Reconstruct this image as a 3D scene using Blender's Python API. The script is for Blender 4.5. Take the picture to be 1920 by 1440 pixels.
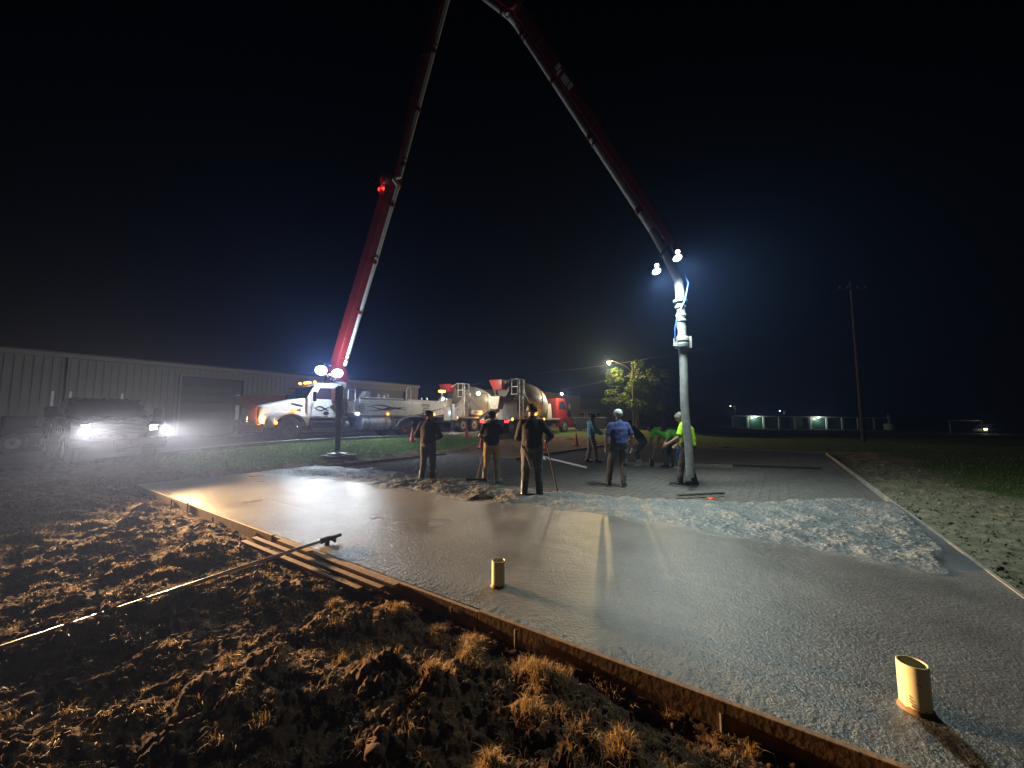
import bpy, bmesh, math, random
import numpy as np
from mathutils import Vector, Matrix

# ------------------------------------------------------------------ camera, world, exposure
SC = bpy.context.scene
COL = SC.collection
for o in list(bpy.data.objects):
    bpy.data.objects.remove(o)
random.seed(7)
RNG = np.random.default_rng(7)
R = math.radians

cam_d = bpy.data.cameras.new('camera')
cam = bpy.data.objects.new('camera', cam_d)
COL.objects.link(cam)
cam_d.lens = 13.5
cam_d.sensor_width = 36
cam_d.clip_start = 0.05
cam_d.clip_end = 3000
cam.location = (0, 0, 1.62)
cam.rotation_euler = (R(90 + 5.24), 0, 0)
SC.camera = cam

world = bpy.data.worlds.new('World')
SC.world = world
world.use_nodes = True
wn = world.node_tree
sky = wn.nodes.new('ShaderNodeTexSky')
sky.sky_type = 'NISHITA'
sky.sun_disc = False
sky.sun_elevation = R(-7)
sky.sun_rotation = R(200)
bg = wn.nodes['Background']
wn.links.new(sky.outputs[0], bg.inputs[0])
bg.inputs[1].default_value = 0.012

SC.view_settings.view_transform = 'Standard'
SC.view_settings.look = 'None'
SC.view_settings.exposure = 0.12
SC.view_settings.gamma = 1.0
SC.render.engine = 'CYCLES'
cy = SC.cycles
cy.use_denoising = True
cy.use_adaptive_sampling = False
cy.denoising_prefilter = 'ACCURATE'
cy.max_bounces = 6
cy.diffuse_bounces = 2
cy.glossy_bounces = 3
cy.transmission_bounces = 4
cy.volume_bounces = 0
cy.sample_clamp_indirect = 0.6
cy.use_light_tree = True
cy.caustics_reflective = False
cy.caustics_refractive = False

# ------------------------------------------------------------------ the site's own frame: u along the near slab edge, v into the site
AX, AY = -8.49, 8.88
UX, UY = 0.820, -0.572
VX, VY = 0.572, 0.820
SW, SL = 13.6, 20.0
NOTCH_U, NOTCH_V = 3.7, 9.8
SUB = 0.05

def W(u, v, z=0.0):
    return Vector((AX + u*UX + v*VX, AY + u*UY + v*VY, z))
def UV(x, y):
    return ((x-AX)*UX + (y-AY)*UY, (x-AX)*VX + (y-AY)*VY)
UANG = math.atan2(UY, UX)
VANG = math.atan2(VY, VX)

# ------------------------------------------------------------------ numpy noise
def _perm(seed):
    r = np.random.default_rng(seed)
    p = r.permutation(256)
    return np.concatenate([p, p, p])
def perlin2(x, y, seed=0):
    p = _perm(seed)
    xi = np.floor(x).astype(int); yi = np.floor(y).astype(int)
    xf = x-xi; yf = y-yi
    xi &= 255; yi &= 255
    s = xf*xf*xf*(xf*(xf*6-15)+10); t = yf*yf*yf*(yf*(yf*6-15)+10)
    def g(h, a, b):
        an = h*(2*math.pi/256.0)
        return np.cos(an)*a + np.sin(an)*b
    h00 = p[p[xi]+yi]; h10 = p[p[xi+1]+yi]; h01 = p[p[xi]+yi+1]; h11 = p[p[xi+1]+yi+1]
    n0 = g(h00, xf, yf)*(1-s) + g(h10, xf-1, yf)*s
    n1 = g(h01, xf, yf-1)*(1-s) + g(h11, xf-1, yf-1)*s
    return (n0*(1-t) + n1*t)*1.4
def fbm(x, y, seed=0, oct=4, gain=0.5):
    a = 1.0; f = 1.0; o = np.zeros_like(x)
    for i in range(oct):
        o = o + a*perlin2(x*f+i*17.3, y*f-i*9.1, seed+i)
        a *= gain; f *= 2.03
    return o
def worley(x, y, seed=0):
    """distance to the nearest jittered cell centre, and that cell's random value"""
    xi = np.floor(x).astype(int); yi = np.floor(y).astype(int)
    best = np.full(x.shape, 9.0); val = np.zeros(x.shape)
    for dx in (-1, 0, 1):
        for dy in (-1, 0, 1):
            cx = xi+dx; cy_ = yi+dy
            h = (cx*73856093 ^ cy_*19349663 ^ (seed*83492791+977)) & 0x7fffffff
            h = (h ^ (h >> 13))*1274126177 & 0x7fffffff
            jx = (h & 1023)/1023.0; jy = ((h >> 10) & 1023)/1023.0; r = ((h >> 20) & 1023)/1023.0
            d = np.hypot(x-(cx+jx), y-(cy_+jy))
            m = d < best
            best = np.where(m, d, best); val = np.where(m, r, val)
    return best, val
def sstep(a, b, x):
    t = np.clip((x-a)/(b-a), 0, 1)
    return t*t*(3-2*t)

def base_z(x, y):
    """smooth lie of the land"""
    x = np.asarray(x, float); y = np.asarray(y, float)
    u = (x-AX)*UX + (y-AY)*UY; v = (x-AX)*VX + (y-AY)*VY
    q = -u
    rise = 0.60*sstep(0.2, 4.4, q)*(0.30 + 0.70*sstep(-2.5, 6.0, v))
    back = 0.55*sstep(20.3, 25.0, v)*sstep(9.0, -2.0, u)
    notch = 0.30*sstep(10.2, 14.0, v)*sstep(3.4, 0.0, u)
    z = np.maximum(np.maximum(rise, back), notch)
    right = -0.012*np.clip(x-20, 0, 70)*sstep(10, 40, x)
    return z + 0.03 + right
def bz(x, y):
    return float(base_z(x, y))

# ------------------------------------------------------------------ materials
MATS = {}
def nodes_of(m):
    return m.node_tree.nodes, m.node_tree.links
def mat(name, col, rough=0.6, metal=0.0, var=0.15, vscale=6.0, bump=0.0, bscale=60.0, spec=0.5, dirt=None, dirt_amt=0.0, coat=0.0, rvar=0.1):
    m = bpy.data.materials.new(name)
    m.use_nodes = True
    n, l = nodes_of(m)
    b = n['Principled BSDF']
    b.inputs['Roughness'].default_value = rough
    b.inputs['Metallic'].default_value = metal
    b.inputs['Specular IOR Level'].default_value = spec
    b.inputs['Coat Weight'].default_value = coat
    tc = n.new('ShaderNodeTexCoord')
    nz = n.new('ShaderNodeTexNoise'); nz.inputs['Scale'].default_value = vscale; nz.inputs['Detail'].default_value = 5
    l.new(tc.outputs['Object'], nz.inputs['Vector'])
    rp = n.new('ShaderNodeValToRGB')
    c = Vector(col[:3])
    rp.color_ramp.elements[0].position = 0.3
    rp.color_ramp.elements[1].position = 0.7
    rp.color_ramp.elements[0].color = (*(c*(1-var)), 1)
    rp.color_ramp.elements[1].color = (*[min(1, k*(1+var)) for k in c], 1)
    l.new(nz.outputs['Fac'], rp.inputs['Fac'])
    out = rp.outputs['Color']
    if dirt is not None:
        n2 = n.new('ShaderNodeTexNoise'); n2.inputs['Scale'].default_value = vscale*0.6; n2.inputs['Detail'].default_value = 8
        n2.inputs['Roughness'].default_value = 0.7
        l.new(tc.outputs['Object'], n2.inputs['Vector'])
        r2 = n.new('ShaderNodeValToRGB')
        r2.color_ramp.elements[0].position = 0.5-0.18*dirt_amt
        r2.color_ramp.elements[1].position = 0.5+0.25
        l.new(n2.outputs['Fac'], r2.inputs['Fac'])
        mx = n.new('ShaderNodeMixRGB'); mx.inputs['Color2'].default_value = (*dirt, 1)
        ml = n.new('ShaderNodeMath'); ml.operation = 'MULTIPLY'; ml.inputs[1].default_value = dirt_amt
        l.new(r2.outputs['Color'], ml.inputs[0]); l.new(ml.outputs[0], mx.inputs['Fac'])
        l.new(out, mx.inputs['Color1']); out = mx.outputs['Color']
    l.new(out, b.inputs['Base Color'])
    mr = n.new('ShaderNodeMapRange')
    mr.inputs['To Min'].default_value = max(0.02, rough-rvar); mr.inputs['To Max'].default_value = min(1, rough+rvar)
    l.new(nz.outputs['Fac'], mr.inputs['Value']); l.new(mr.outputs[0], b.inputs['Roughness'])
    if bump:
        nb = n.new('ShaderNodeTexNoise'); nb.inputs['Scale'].default_value = bscale; nb.inputs['Detail'].default_value = 4
        l.new(tc.outputs['Object'], nb.inputs['Vector'])
        bp = n.new('ShaderNodeBump'); bp.inputs['Strength'].default_value = bump; bp.inputs['Distance'].default_value = 0.02
        l.new(nb.outputs['Fac'], bp.inputs['Height']); l.new(bp.outputs[0], b.inputs['Normal'])
    MATS[name] = m
    return m
def emis(name, col, strength):
    m = bpy.data.materials.new(name); m.use_nodes = True
    n, l = nodes_of(m)
    b = n['Principled BSDF']
    b.inputs['Base Color'].default_value = (*[0.2+0.6*c for c in col], 1)
    b.inputs['Roughness'].default_value = 0.2
    b.inputs['Emission Color'].default_value = (*col, 1)
    b.inputs['Emission Strength'].default_value = strength
    m.cycles.emission_sampling = 'NONE'
    MATS[name] = m
    return m
def glass(name, col=(0.02, 0.025, 0.03)):
    m = bpy.data.materials.new(name); m.use_nodes = True
    b = m.node_tree.nodes['Principled BSDF']
    b.inputs['Base Color'].default_value = (*col, 1); b.inputs['Roughness'].default_value = 0.06
    b.inputs['Specular IOR Level'].default_value = 0.8
    MATS[name] = m
    return m

mat('white_paint', (0.78, 0.79, 0.78), 0.32, var=0.08, dirt=(0.4, 0.39, 0.36), dirt_amt=0.3, coat=0.3)
mat('graphic_dark', (0.03, 0.03, 0.035), 0.4)
mat('orange_paint', (0.55, 0.14, 0.06), 0.4, var=0.15, dirt=(0.2, 0.1, 0.06), dirt_amt=0.3)
mat('boom_red', (0.17, 0.015, 0.018), 0.38, var=0.15, dirt=(0.12, 0.03, 0.03), dirt_amt=0.35, coat=0.2)
mat('pipe_grey', (0.62, 0.63, 0.64), 0.4, var=0.1, dirt=(0.35, 0.34, 0.32), dirt_amt=0.4)
mat('steel', (0.45, 0.46, 0.47), 0.35, metal=1.0, var=0.1)
mat('chrome', (0.75, 0.76, 0.78), 0.13, metal=1.0, var=0.05, rvar=0.05)
mat('black_metal', (0.02, 0.02, 0.022), 0.5, var=0.3)
mat('dark_grey', (0.06, 0.06, 0.065), 0.55, var=0.2)
mat('mid_grey', (0.25, 0.25, 0.25), 0.5, var=0.12, dirt=(0.18, 0.17, 0.15), dirt_amt=0.4)
mat('tyre', (0.022, 0.022, 0.023), 0.85, var=0.2, bump=0.3, dirt=(0.08, 0.07, 0.06), dirt_amt=0.4)
mat('red_paint', (0.30, 0.025, 0.02), 0.35, var=0.1, coat=0.3, dirt=(0.15, 0.07, 0.05), dirt_amt=0.3)
mat('drum_cream', (0.55, 0.50, 0.40), 0.45, var=0.1, dirt=(0.3, 0.27, 0.22), dirt_amt=0.5)
mat('drum_dark', (0.16, 0.14, 0.12), 0.5, var=0.15)
mat('drum_maroon', (0.34, 0.11, 0.08), 0.45, var=0.15, dirt=(0.2, 0.14, 0.12), dirt_amt=0.4)
mat('mixer_beige', (0.42, 0.38, 0.32), 0.55, var=0.15, dirt=(0.28, 0.25, 0.2), dirt_amt=0.6)
mat('truck_silver', (0.10, 0.105, 0.115), 0.28, metal=0.4, var=0.06, coat=0.5)
mat('cone_orange', (0.85, 0.10, 0.04), 0.5, var=0.1)
mat('cone_white', (0.8, 0.8, 0.78), 0.4, var=0.05)
mat('rubber_hose', (0.25, 0.255, 0.25), 0.55, var=0.25, vscale=9, bump=0.2, dirt=(0.42, 0.42, 0.40), dirt_amt=0.6)
mat('splattered', (0.27, 0.275, 0.265), 0.6, var=0.2, bump=0.5, bscale=35, dirt=(0.30, 0.30, 0.28), dirt_amt=0.6)
mat('blue_hose', (0.05, 0.13, 0.45), 0.4)
mat('pvc', (0.86, 0.76, 0.46), 0.35, var=0.05, dirt=(0.45, 0.36, 0.2), dirt_amt=0.15)
mat('pvc_stain', (0.12, 0.07, 0.03), 0.7, var=0.3)
mat('timber', (0.30, 0.175, 0.08), 0.75, var=0.3, vscale=14, bump=0.12, bscale=30, dirt=(0.17, 0.13, 0.10), dirt_amt=0.6)
mat('timber_grey', (0.26, 0.22, 0.18), 0.75, var=0.25, vscale=12, bump=0.3, bscale=40, dirt=(0.3, 0.29, 0.27), dirt_amt=0.5)
mat('aluminium', (0.55, 0.54, 0.52), 0.3, metal=0.9, var=0.1)
mat('rebar', (0.22, 0.19, 0.17), 0.6, metal=0.3, var=0.3)
mat('bark', (0.09, 0.065, 0.045), 0.9, var=0.3, vscale=20, bump=0.6, bscale=30)
mat('pole_wood', (0.035, 0.027, 0.02), 0.85, var=0.25, vscale=10, bump=0.3)
mat('shop_wall', (0.23, 0.215, 0.19), 0.5, var=0.06, vscale=1.0, dirt=(0.2, 0.18, 0.15), dirt_amt=0.3)
mat('shop_wall_tan', (0.36, 0.33, 0.27), 0.6, var=0.06, vscale=1.0, dirt=(0.25, 0.23, 0.18), dirt_amt=0.3)
mat('shop_door', (0.10, 0.10, 0.11), 0.5, var=0.1, vscale=2)
mat('trim_white', (0.7, 0.7, 0.68), 0.5, var=0.06)
mat('green_door', (0.03, 0.085, 0.065), 0.45, var=0.1)
mat('roof_dark', (0.08, 0.08, 0.085), 0.7, var=0.15)
mat('house_wall', (0.28, 0.25, 0.20), 0.8, var=0.1)
mat('skin', (0.42, 0.24, 0.17), 0.5, var=0.06, vscale=20)
mat('skin_tan', (0.36, 0.19, 0.12), 0.5, var=0.06, vscale=20)
mat('cloth_black', (0.016, 0.016, 0.020), 0.9, var=0.25, vscale=12, bump=0.25, bscale=140)
mat('cloth_navy', (0.02, 0.024, 0.05), 0.9, var=0.2, vscale=12, bump=0.25, bscale=140)
mat('cloth_khaki', (0.40, 0.29, 0.16), 0.9, var=0.15, vscale=9, bump=0.2, bscale=140, dirt=(0.13, 0.10, 0.07), dirt_amt=0.4)
mat('cloth_jeans', (0.05, 0.055, 0.065), 0.9, var=0.25, vscale=9, bump=0.2, bscale=140, dirt=(0.16, 0.14, 0.12), dirt_amt=0.4)
mat('cloth_blue_jeans', (0.05, 0.11, 0.28), 0.9, var=0.2, vscale=9, bump=0.2, bscale=140)
mat('cloth_royal', (0.035, 0.05, 0.17), 0.85, var=0.12, vscale=9, bump=0.2, bscale=140)
mat('cloth_greypants', (0.085, 0.085, 0.09), 0.9, var=0.15, vscale=9, bump=0.2, bscale=140)
mat('cloth_lightblue', (0.28, 0.48, 0.60), 0.85, var=0.1, vscale=9, bump=0.2, bscale=140)
mat('cloth_hivis', (0.55, 0.92, 0.04), 0.8, var=0.06, vscale=9, bump=0.15, bscale=140)
mat('cloth_lime', (0.22, 0.75, 0.09), 0.8, var=0.06, vscale=9, bump=0.15, bscale=140)
mat('cap_white', (0.62, 0.62, 0.62), 0.85, var=0.08)
mat('boot_black', (0.02, 0.02, 0.02), 0.35, var=0.2)
mat('boot_grey', (0.30, 0.28, 0.25), 0.6, var=0.25, dirt=(0.12, 0.10, 0.08), dirt_amt=0.5)
mat('hair_dark', (0.015, 0.012, 0.01), 0.6, var=0.2, vscale=40)
mat('hair_grey', (0.25, 0.23, 0.21), 0.6, var=0.2, vscale=40)
mat('orange_cloth', (0.85, 0.12, 0.03), 0.7)
mat('trailer_dark', (0.02, 0.021, 0.025), 0.6, var=0.2)
glass('glass')
emis('lamp_white', (0.80, 0.92, 1.0), 7)
emis('lamp_head', (1.0, 0.95, 0.85), 7)
emis('lamp_warm', (1.0, 0.62, 0.25), 4)
emis('lamp_amber', (1.0, 0.30, 0.02), 4)
emis('lamp_amber_hot', (1.0, 0.42, 0.05), 5)
emis('lamp_red', (1.0, 0.02, 0.02), 3)
emis('lamp_sodium', (1.0, 0.74, 0.25), 8)
emis('lamp_store', (0.95, 1.0, 0.92), 6)
emis('reflector_glow', (1.0, 0.02, 0.03), 0.6)

def noise_node(n, l, vec, scale, detail=5, rough=0.55):
    t = n.new('ShaderNodeTexNoise')
    t.inputs['Scale'].default_value = scale; t.inputs['Detail'].default_value = detail; t.inputs['Roughness'].default_value = rough
    l.new(vec, t.inputs['Vector'])
    return t

def make_ground_mat():
    m = bpy.data.materials.new('ground_soil'); m.use_nodes = True
    n, l = nodes_of(m); b = n['Principled BSDF']
    tc = n.new('ShaderNodeTexCoord'); vec = tc.outputs['Object']
    at = n.new('ShaderNodeAttribute'); at.attribute_name = 'zone'
    sp = n.new('ShaderNodeSeparateColor'); l.new(at.outputs['Color'], sp.inputs[0])
    def ramp(src, c0, c1, p0=0.3, p1=0.7):
        r = n.new('ShaderNodeValToRGB')
        r.color_ramp.elements[0].position = p0; r.color_ramp.elements[1].position = p1
        r.color_ramp.elements[0].color = (*c0, 1); r.color_ramp.elements[1].color = (*c1, 1)
        l.new(src, r.inputs['Fac']); return r.outputs['Color']
    n1 = noise_node(n, l, vec, 9, 8, 0.65)
    dirt = ramp(n1.outputs['Fac'], (0.048, 0.024, 0.012), (0.20, 0.105, 0.048))
    sand = ramp(n1.outputs['Fac'], (0.12, 0.105, 0.07), (0.34, 0.30, 0.20))
    mz = n.new('ShaderNodeMixRGB'); l.new(sp.outputs[0], mz.inputs['Fac']); l.new(sand, mz.inputs['Color1']); l.new(dirt, mz.inputs['Color2']); dirt = mz.outputs[0]
    n2 = noise_node(n, l, vec, 30, 6, 0.7)
    grass = ramp(n2.outputs['Fac'], (0.03, 0.055, 0.012), (0.10, 0.15, 0.03))
    n3 = noise_node(n, l, vec, 55, 6, 0.7)
    sub = ramp(n3.outputs['Fac'], (0.09, 0.085, 0.08), (0.24, 0.23, 0.22))
    mx = n.new('ShaderNodeMixRGB'); l.new(sp.outputs[1], mx.inputs['Fac']); l.new(dirt, mx.inputs['Color1']); l.new(grass, mx.inputs['Color2'])
    my = n.new('ShaderNodeMixRGB'); l.new(sp.outputs[2], my.inputs['Fac']); l.new(mx.outputs[0], my.inputs['Color1']); l.new(sub, my.inputs['Color2'])
    l.new(my.outputs[0], b.inputs['Base Color'])
    b.inputs['Roughness'].default_value = 0.92
    b.inputs['Specular IOR Level'].default_value = 0.25
    nb = noise_node(n, l, vec, 70, 6, 0.7)
    bp = n.new('ShaderNodeBump'); bp.inputs['Strength'].default_value = 0.9; bp.inputs['Distance'].default_value = 0.035
    l.new(nb.outputs['Fac'], bp.inputs['Height']); l.new(bp.outputs[0], b.inputs['Normal'])
    MATS['ground'] = m
make_ground_mat()

def make_slab_mat():
    m = bpy.data.materials.new('wet_concrete'); m.use_nodes = True
    n, l = nodes_of(m); b = n['Principled BSDF']
    tc = n.new('ShaderNodeTexCoord'); vec = tc.outputs['Object']
    at = n.new('ShaderNodeAttribute'); at.attribute_name = 'zone'
    sp = n.new('ShaderNodeSeparateColor'); l.new(at.outputs['Color'], sp.inputs[0])
    n1 = noise_node(n, l, vec, 1.3, 7, 0.6)
    r = n.new('ShaderNodeValToRGB')
    r.color_ramp.elements[0].position = 0.3; r.color_ramp.elements[1].position = 0.72
    r.color_ramp.elements[0].color = (0.095, 0.097, 0.10, 1); r.color_ramp.elements[1].color = (0.185, 0.188, 0.19, 1)
    l.new(n1.outputs['Fac'], r.inputs['Fac'])
    n4 = noise_node(n, l, vec, 140, 3, 0.6)
    mx = n.new('ShaderNodeMixRGB'); mx.blend_type = 'OVERLAY'; mx.inputs['Fac'].default_value = 0.35
    l.new(r.outputs['Color'], mx.inputs['Color1']); l.new(n4.outputs['Fac'], mx.inputs['Color2'])
    vo = n.new('ShaderNodeTexVoronoi'); vo.inputs['Scale'].default_value = 42; l.new(vec, vo.inputs['Vector'])
    vr = n.new('ShaderNodeValToRGB'); vr.color_ramp.elements[0].color = (0.33, 0.33, 0.315, 1); vr.color_ramp.elements[1].color = (0.12, 0.12, 0.118, 1)
    vr.color_ramp.elements[0].position = 0.15; vr.color_ramp.elements[1].position = 0.6
    l.new(vo.outputs['Distance'], vr.inputs['Fac'])
    mq = n.new('ShaderNodeMixRGB'); ml = n.new('ShaderNodeMath'); ml.operation = 'MULTIPLY'; ml.inputs[1].default_value = 0.65
    l.new(sp.outputs[0], ml.inputs[0]); l.new(ml.outputs[0], mq.inputs['Fac']); l.new(mx.outputs[0], mq.inputs['Color1']); l.new(vr.outputs['Color'], mq.inputs['Color2'])
    l.new(mq.outputs[0], b.inputs['Base Color'])
    # gloss: water sheen varies over the finished part, the heaped part is duller
    n2 = noise_node(n, l, vec, 0.8, 4, 0.5)
    mr = n.new('ShaderNodeMapRange'); mr.inputs['From Min'].default_value = 0.3; mr.inputs['From Max'].default_value = 0.7
    mr.inputs['To Min'].default_value = 0.25; mr.inputs['To Max'].default_value = 0.42
    l.new(n2.outputs['Fac'], mr.inputs['Value'])
    ad = n.new('ShaderNodeMath'); ad.operation = 'MULTIPLY_ADD'; ad.inputs[1].default_value = 0.16
    l.new(sp.outputs[0], ad.inputs[0]); l.new(mr.outputs[0], ad.inputs[2]); l.new(ad.outputs[0], b.inputs['Roughness'])
    b.inputs['Specular IOR Level'].default_value = 0.5
    # fine sandy relief plus directional float marks
    nb = noise_node(n, l, vec, 52, 3, 0.7)
    mp = n.new('ShaderNodeMapping'); mp.inputs['Rotation'].default_value = (0, 0, 0.5); mp.inputs['Scale'].default_value = (2.2, 14, 1)
    l.new(vec, mp.inputs['Vector'])
    nf = noise_node(n, l, mp.outputs[0], 2.0, 4, 0.6)
    nb2 = noise_node(n, l, vec, 24, 4, 0.6)
    mxb = n.new('ShaderNodeMixRGB'); mxb.inputs['Fac'].default_value = 0.45
    l.new(nb.outputs['Fac'], mxb.inputs['Color1']); l.new(nb2.outputs['Fac'], mxb.inputs['Color2'])
    b1 = n.new('ShaderNodeBump'); b1.inputs['Distance'].default_value = 0.020
    l.new(sp.outputs[1], b1.inputs['Strength'])
    l.new(mxb.outputs[0], b1.inputs['Height'])
    b2 = n.new('ShaderNodeBump'); b2.inputs['Strength'].default_value = 0.22; b2.inputs['Distance'].default_value = 0.02
    l.new(nf.outputs['Fac'], b2.inputs['Height']); l.new(b1.outputs[0], b2.inputs['Normal'])
    l.new(b2.outputs[0], b.inputs['Normal'])
    MATS['slab'] = m
make_slab_mat()

def make_road_mat():
    m = bpy.data.materials.new('road_surface'); m.use_nodes = True
    n, l = nodes_of(m); b = n['Principled BSDF']
    tc = n.new('ShaderNodeTexCoord'); vec = tc.outputs['Object']
    n1 = noise_node(n, l, vec, 40, 8, 0.7)
    n2 = noise_node(n, l, vec, 0.6, 5, 0.6)
    r = n.new('ShaderNodeValToRGB'); r.color_ramp.elements[0].color = (0.05, 0.05, 0.05, 1); r.color_ramp.elements[1].color = (0.14, 0.135, 0.125, 1)
    l.new(n1.outputs['Fac'], r.inputs['Fac'])
    mx = n.new('ShaderNodeMixRGB'); mx.blend_type = 'OVERLAY'; mx.inputs['Fac'].default_value = 0.6
    l.new(r.outputs[0], mx.inputs['Color1']); l.new(n2.outputs['Fac'], mx.inputs['Color2'])
    l.new(mx.outputs[0], b.inputs['Base Color'])
    b.inputs['Roughness'].default_value = 0.7
    bp = n.new('ShaderNodeBump'); bp.inputs['Strength'].default_value = 0.4; bp.inputs['Distance'].default_value = 0.01
    l.new(n1.outputs['Fac'], bp.inputs['Height']); l.new(bp.outputs[0], b.inputs['Normal'])
    MATS['road'] = m
make_road_mat()

def make_blade_mat(name, c0, c1, trans=0.3):
    m = bpy.data.materials.new(name); m.use_nodes = True
    n, l = nodes_of(m); b = n['Principled BSDF']
    at = n.new('ShaderNodeAttribute'); at.attribute_name = 'tint'
    sp = n.new('ShaderNodeSeparateColor'); l.new(at.outputs['Color'], sp.inputs[0])
    mx = n.new('ShaderNodeMixRGB'); mx.inputs['Color1'].default_value = (*c0, 1); mx.inputs['Color2'].default_value = (*c1, 1)
    l.new(sp.outputs[0], mx.inputs['Fac']); l.new(mx.outputs[0], b.inputs['Base Color'])
    b.inputs['Roughness'].default_value = 0.6
    tr = n.new('ShaderNodeBsdfTranslucent'); l.new(mx.outputs[0], tr.inputs['Color'])
    ms = n.new('ShaderNodeMixShader'); ms.inputs['Fac'].default_value = trans
    l.new(b.outputs[0], ms.inputs[1]); l.new(tr.outputs[0], ms.inputs[2])
    l.new(ms.outputs[0], n['Material Output'].inputs['Surface'])
    MATS[name] = m
make_blade_mat('dry_blade', (0.19, 0.10, 0.032), (0.46, 0.30, 0.11))
make_blade_mat('green_blade', (0.07, 0.14, 0.02), (0.20, 0.32, 0.06))
make_blade_mat('leaf', (0.03, 0.065, 0.014), (0.08, 0.125, 0.028), 0.3)

# ------------------------------------------------------------------ mesh helpers
class MB:
    def __init__(s):
        s.v = []; s.f = []; s.m = []
    def add(s, vs, fs, mi=0):
        o = len(s.v)
        s.v.extend([tuple(p) for p in vs]); s.f.extend([tuple(i+o for i in f) for f in fs]); s.m.extend([mi]*len(fs))
        return s
    def box(s, c, d, rot=None, mi=0):
        x, y, z = d[0]/2, d[1]/2, d[2]/2
        vs = [Vector(p) for p in ((-x,-y,-z),(x,-y,-z),(x,y,-z),(-x,y,-z),(-x,-y,z),(x,-y,z),(x,y,z),(-x,y,z))]
        if rot is not None:
            vs = [rot @ p for p in vs]
        c = Vector(c)
        return s.add([p+c for p in vs], [(3,2,1,0),(4,5,6,7),(0,1,5,4),(1,2,6,5),(2,3,7,6),(3,0,4,7)], mi)
    def bar(s, a, b, w, h, mi=0, up=(0,0,1), w2=None, h2=None):
        """rectangular bar from a to b (w sideways, h along up), tapering to w2,h2"""
        a = Vector(a); b = Vector(b); d = (b-a).normalized(); up = Vector(up)
        sd = d.cross(up)
        if sd.length < 1e-4: sd = d.cross(Vector((0,1,0)))
        sd.normalize(); up = sd.cross(d)
        w2 = w if w2 is None else w2; h2 = h if h2 is None else h2
        vs = []
        for p, ww, hh in ((a, w/2, h/2), (b, w2/2, h2/2)):
            vs += [p-sd*ww-up*hh, p+sd*ww-up*hh, p+sd*ww+up*hh, p-sd*ww+up*hh]
        return s.add(vs, [(3,2,1,0),(4,5,6,7),(0,1,5,4),(1,2,6,5),(2,3,7,6),(3,0,4,7)], mi)
    def prism(s, poly, y0, y1, mi=0, inset=0.0):
        """polygon in xz extruded along y"""
        n = len(poly)
        vs = [(p[0], y0, p[1]) for p in poly] + [(p[0], y1, p[1]) for p in poly]
        fs = [tuple(range(n)), tuple(range(2*n-1, n-1, -1))]
        for i in range(n):
            j = (i+1) % n
            fs.append((i, i+n, j+n, j))
        return s.add(vs, fs, mi)
    def hull8(s, pts, mi=0):
        return s.add(pts, [(3,2,1,0),(4,5,6,7),(0,1,5,4),(1,2,6,5),(2,3,7,6),(3,0,4,7)], mi)
    def cyl(s, a, b, r, r2=None, n=16, mi=0, cap=True):
        a = Vector(a); b = Vector(b); r2 = r if r2 is None else r2
        d = (b-a).normalized()
        t = Vector((0,0,1)) if abs(d.z) < 0.9 else Vector((1,0,0))
        e1 = d.cross(t).normalized(); e2 = d.cross(e1)
        vs = []
        for p, rr in ((a, r), (b, r2)):
            for i in range(n):
                an = 2*math.pi*i/n
                vs.append(p + e1*math.cos(an)*rr + e2*math.sin(an)*rr)
        fs = [(i, i+n, (i+1) % n + n, (i+1) % n) for i in range(n)]
        if cap:
            fs.append(tuple(range(n))); fs.append(tuple(range(2*n-1, n-1, -1)))
        return s.add(vs, fs, mi)
    def tube(s, pts, r, n=8, mi=0):
        pts = [Vector(p) for p in pts]
        rings = []; prev = None
        rr = r if hasattr(r, '__len__') else [r]*len(pts)
        for i, p in enumerate(pts):
            d = (pts[min(i+1, len(pts)-1)] - pts[max(i-1, 0)]).normalized()
            if prev is None:
                t = Vector((0,0,1)) if abs(d.z) < 0.9 else Vector((1,0,0))
                e1 = d.cross(t).normalized()
            else:
                e1 = (prev - d*prev.dot(d)).normalized()
            prev = e1; e2 = d.cross(e1)
            rings.append([p + (e1*math.cos(2*math.pi*k/n) + e2*math.sin(2*math.pi*k/n))*rr[i] for k in range(n)])
        vs = [q for g in rings for q in g]
        fs = []
        for i in range(len(pts)-1):
            for k in range(n):
                fs.append((i*n+k, i*n+(k+1) % n, (i+1)*n+(k+1) % n, (i+1)*n+k))
        fs.append(tuple(range(n-1, -1, -1))); fs.append(tuple(range((len(pts)-1)*n, len(pts)*n)))
        return s.add(vs, fs, mi)
    def lathe(s, prof, n=24, M=None, mi=0, mis=None):
        """profile [(r, h)] about local z, M places it"""
        M = M or Matrix()
        vs = []
        for r, h in prof:
            for k in range(n):
                a = 2*math.pi*k/n
                vs.append(M @ Vector((r*math.cos(a), r*math.sin(a), h)))
        o = len(s.v)
        s.v.extend([tuple(p) for p in vs])
        for i in range(len(prof)-1):
            for k in range(n):
                s.f.append((o+i*n+k, o+i*n+(k+1) % n, o+(i+1)*n+(k+1) % n, o+(i+1)*n+k)); s.m.append(mis[i] if mis else mi)
        if prof[0][0] > 1e-5:
            s.f.append(tuple(o+k for k in range(n-1, -1, -1))); s.m.append(mis[0] if mis else mi)
        if prof[-1][0] > 1e-5:
            s.f.append(tuple(o+(len(prof)-1)*n+k for k in range(n))); s.m.append(mis[-1] if mis else mi)
        return s
    def xf(s, M):
        s.v = [tuple(M @ Vector(p)) for p in s.v]
        return s
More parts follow.
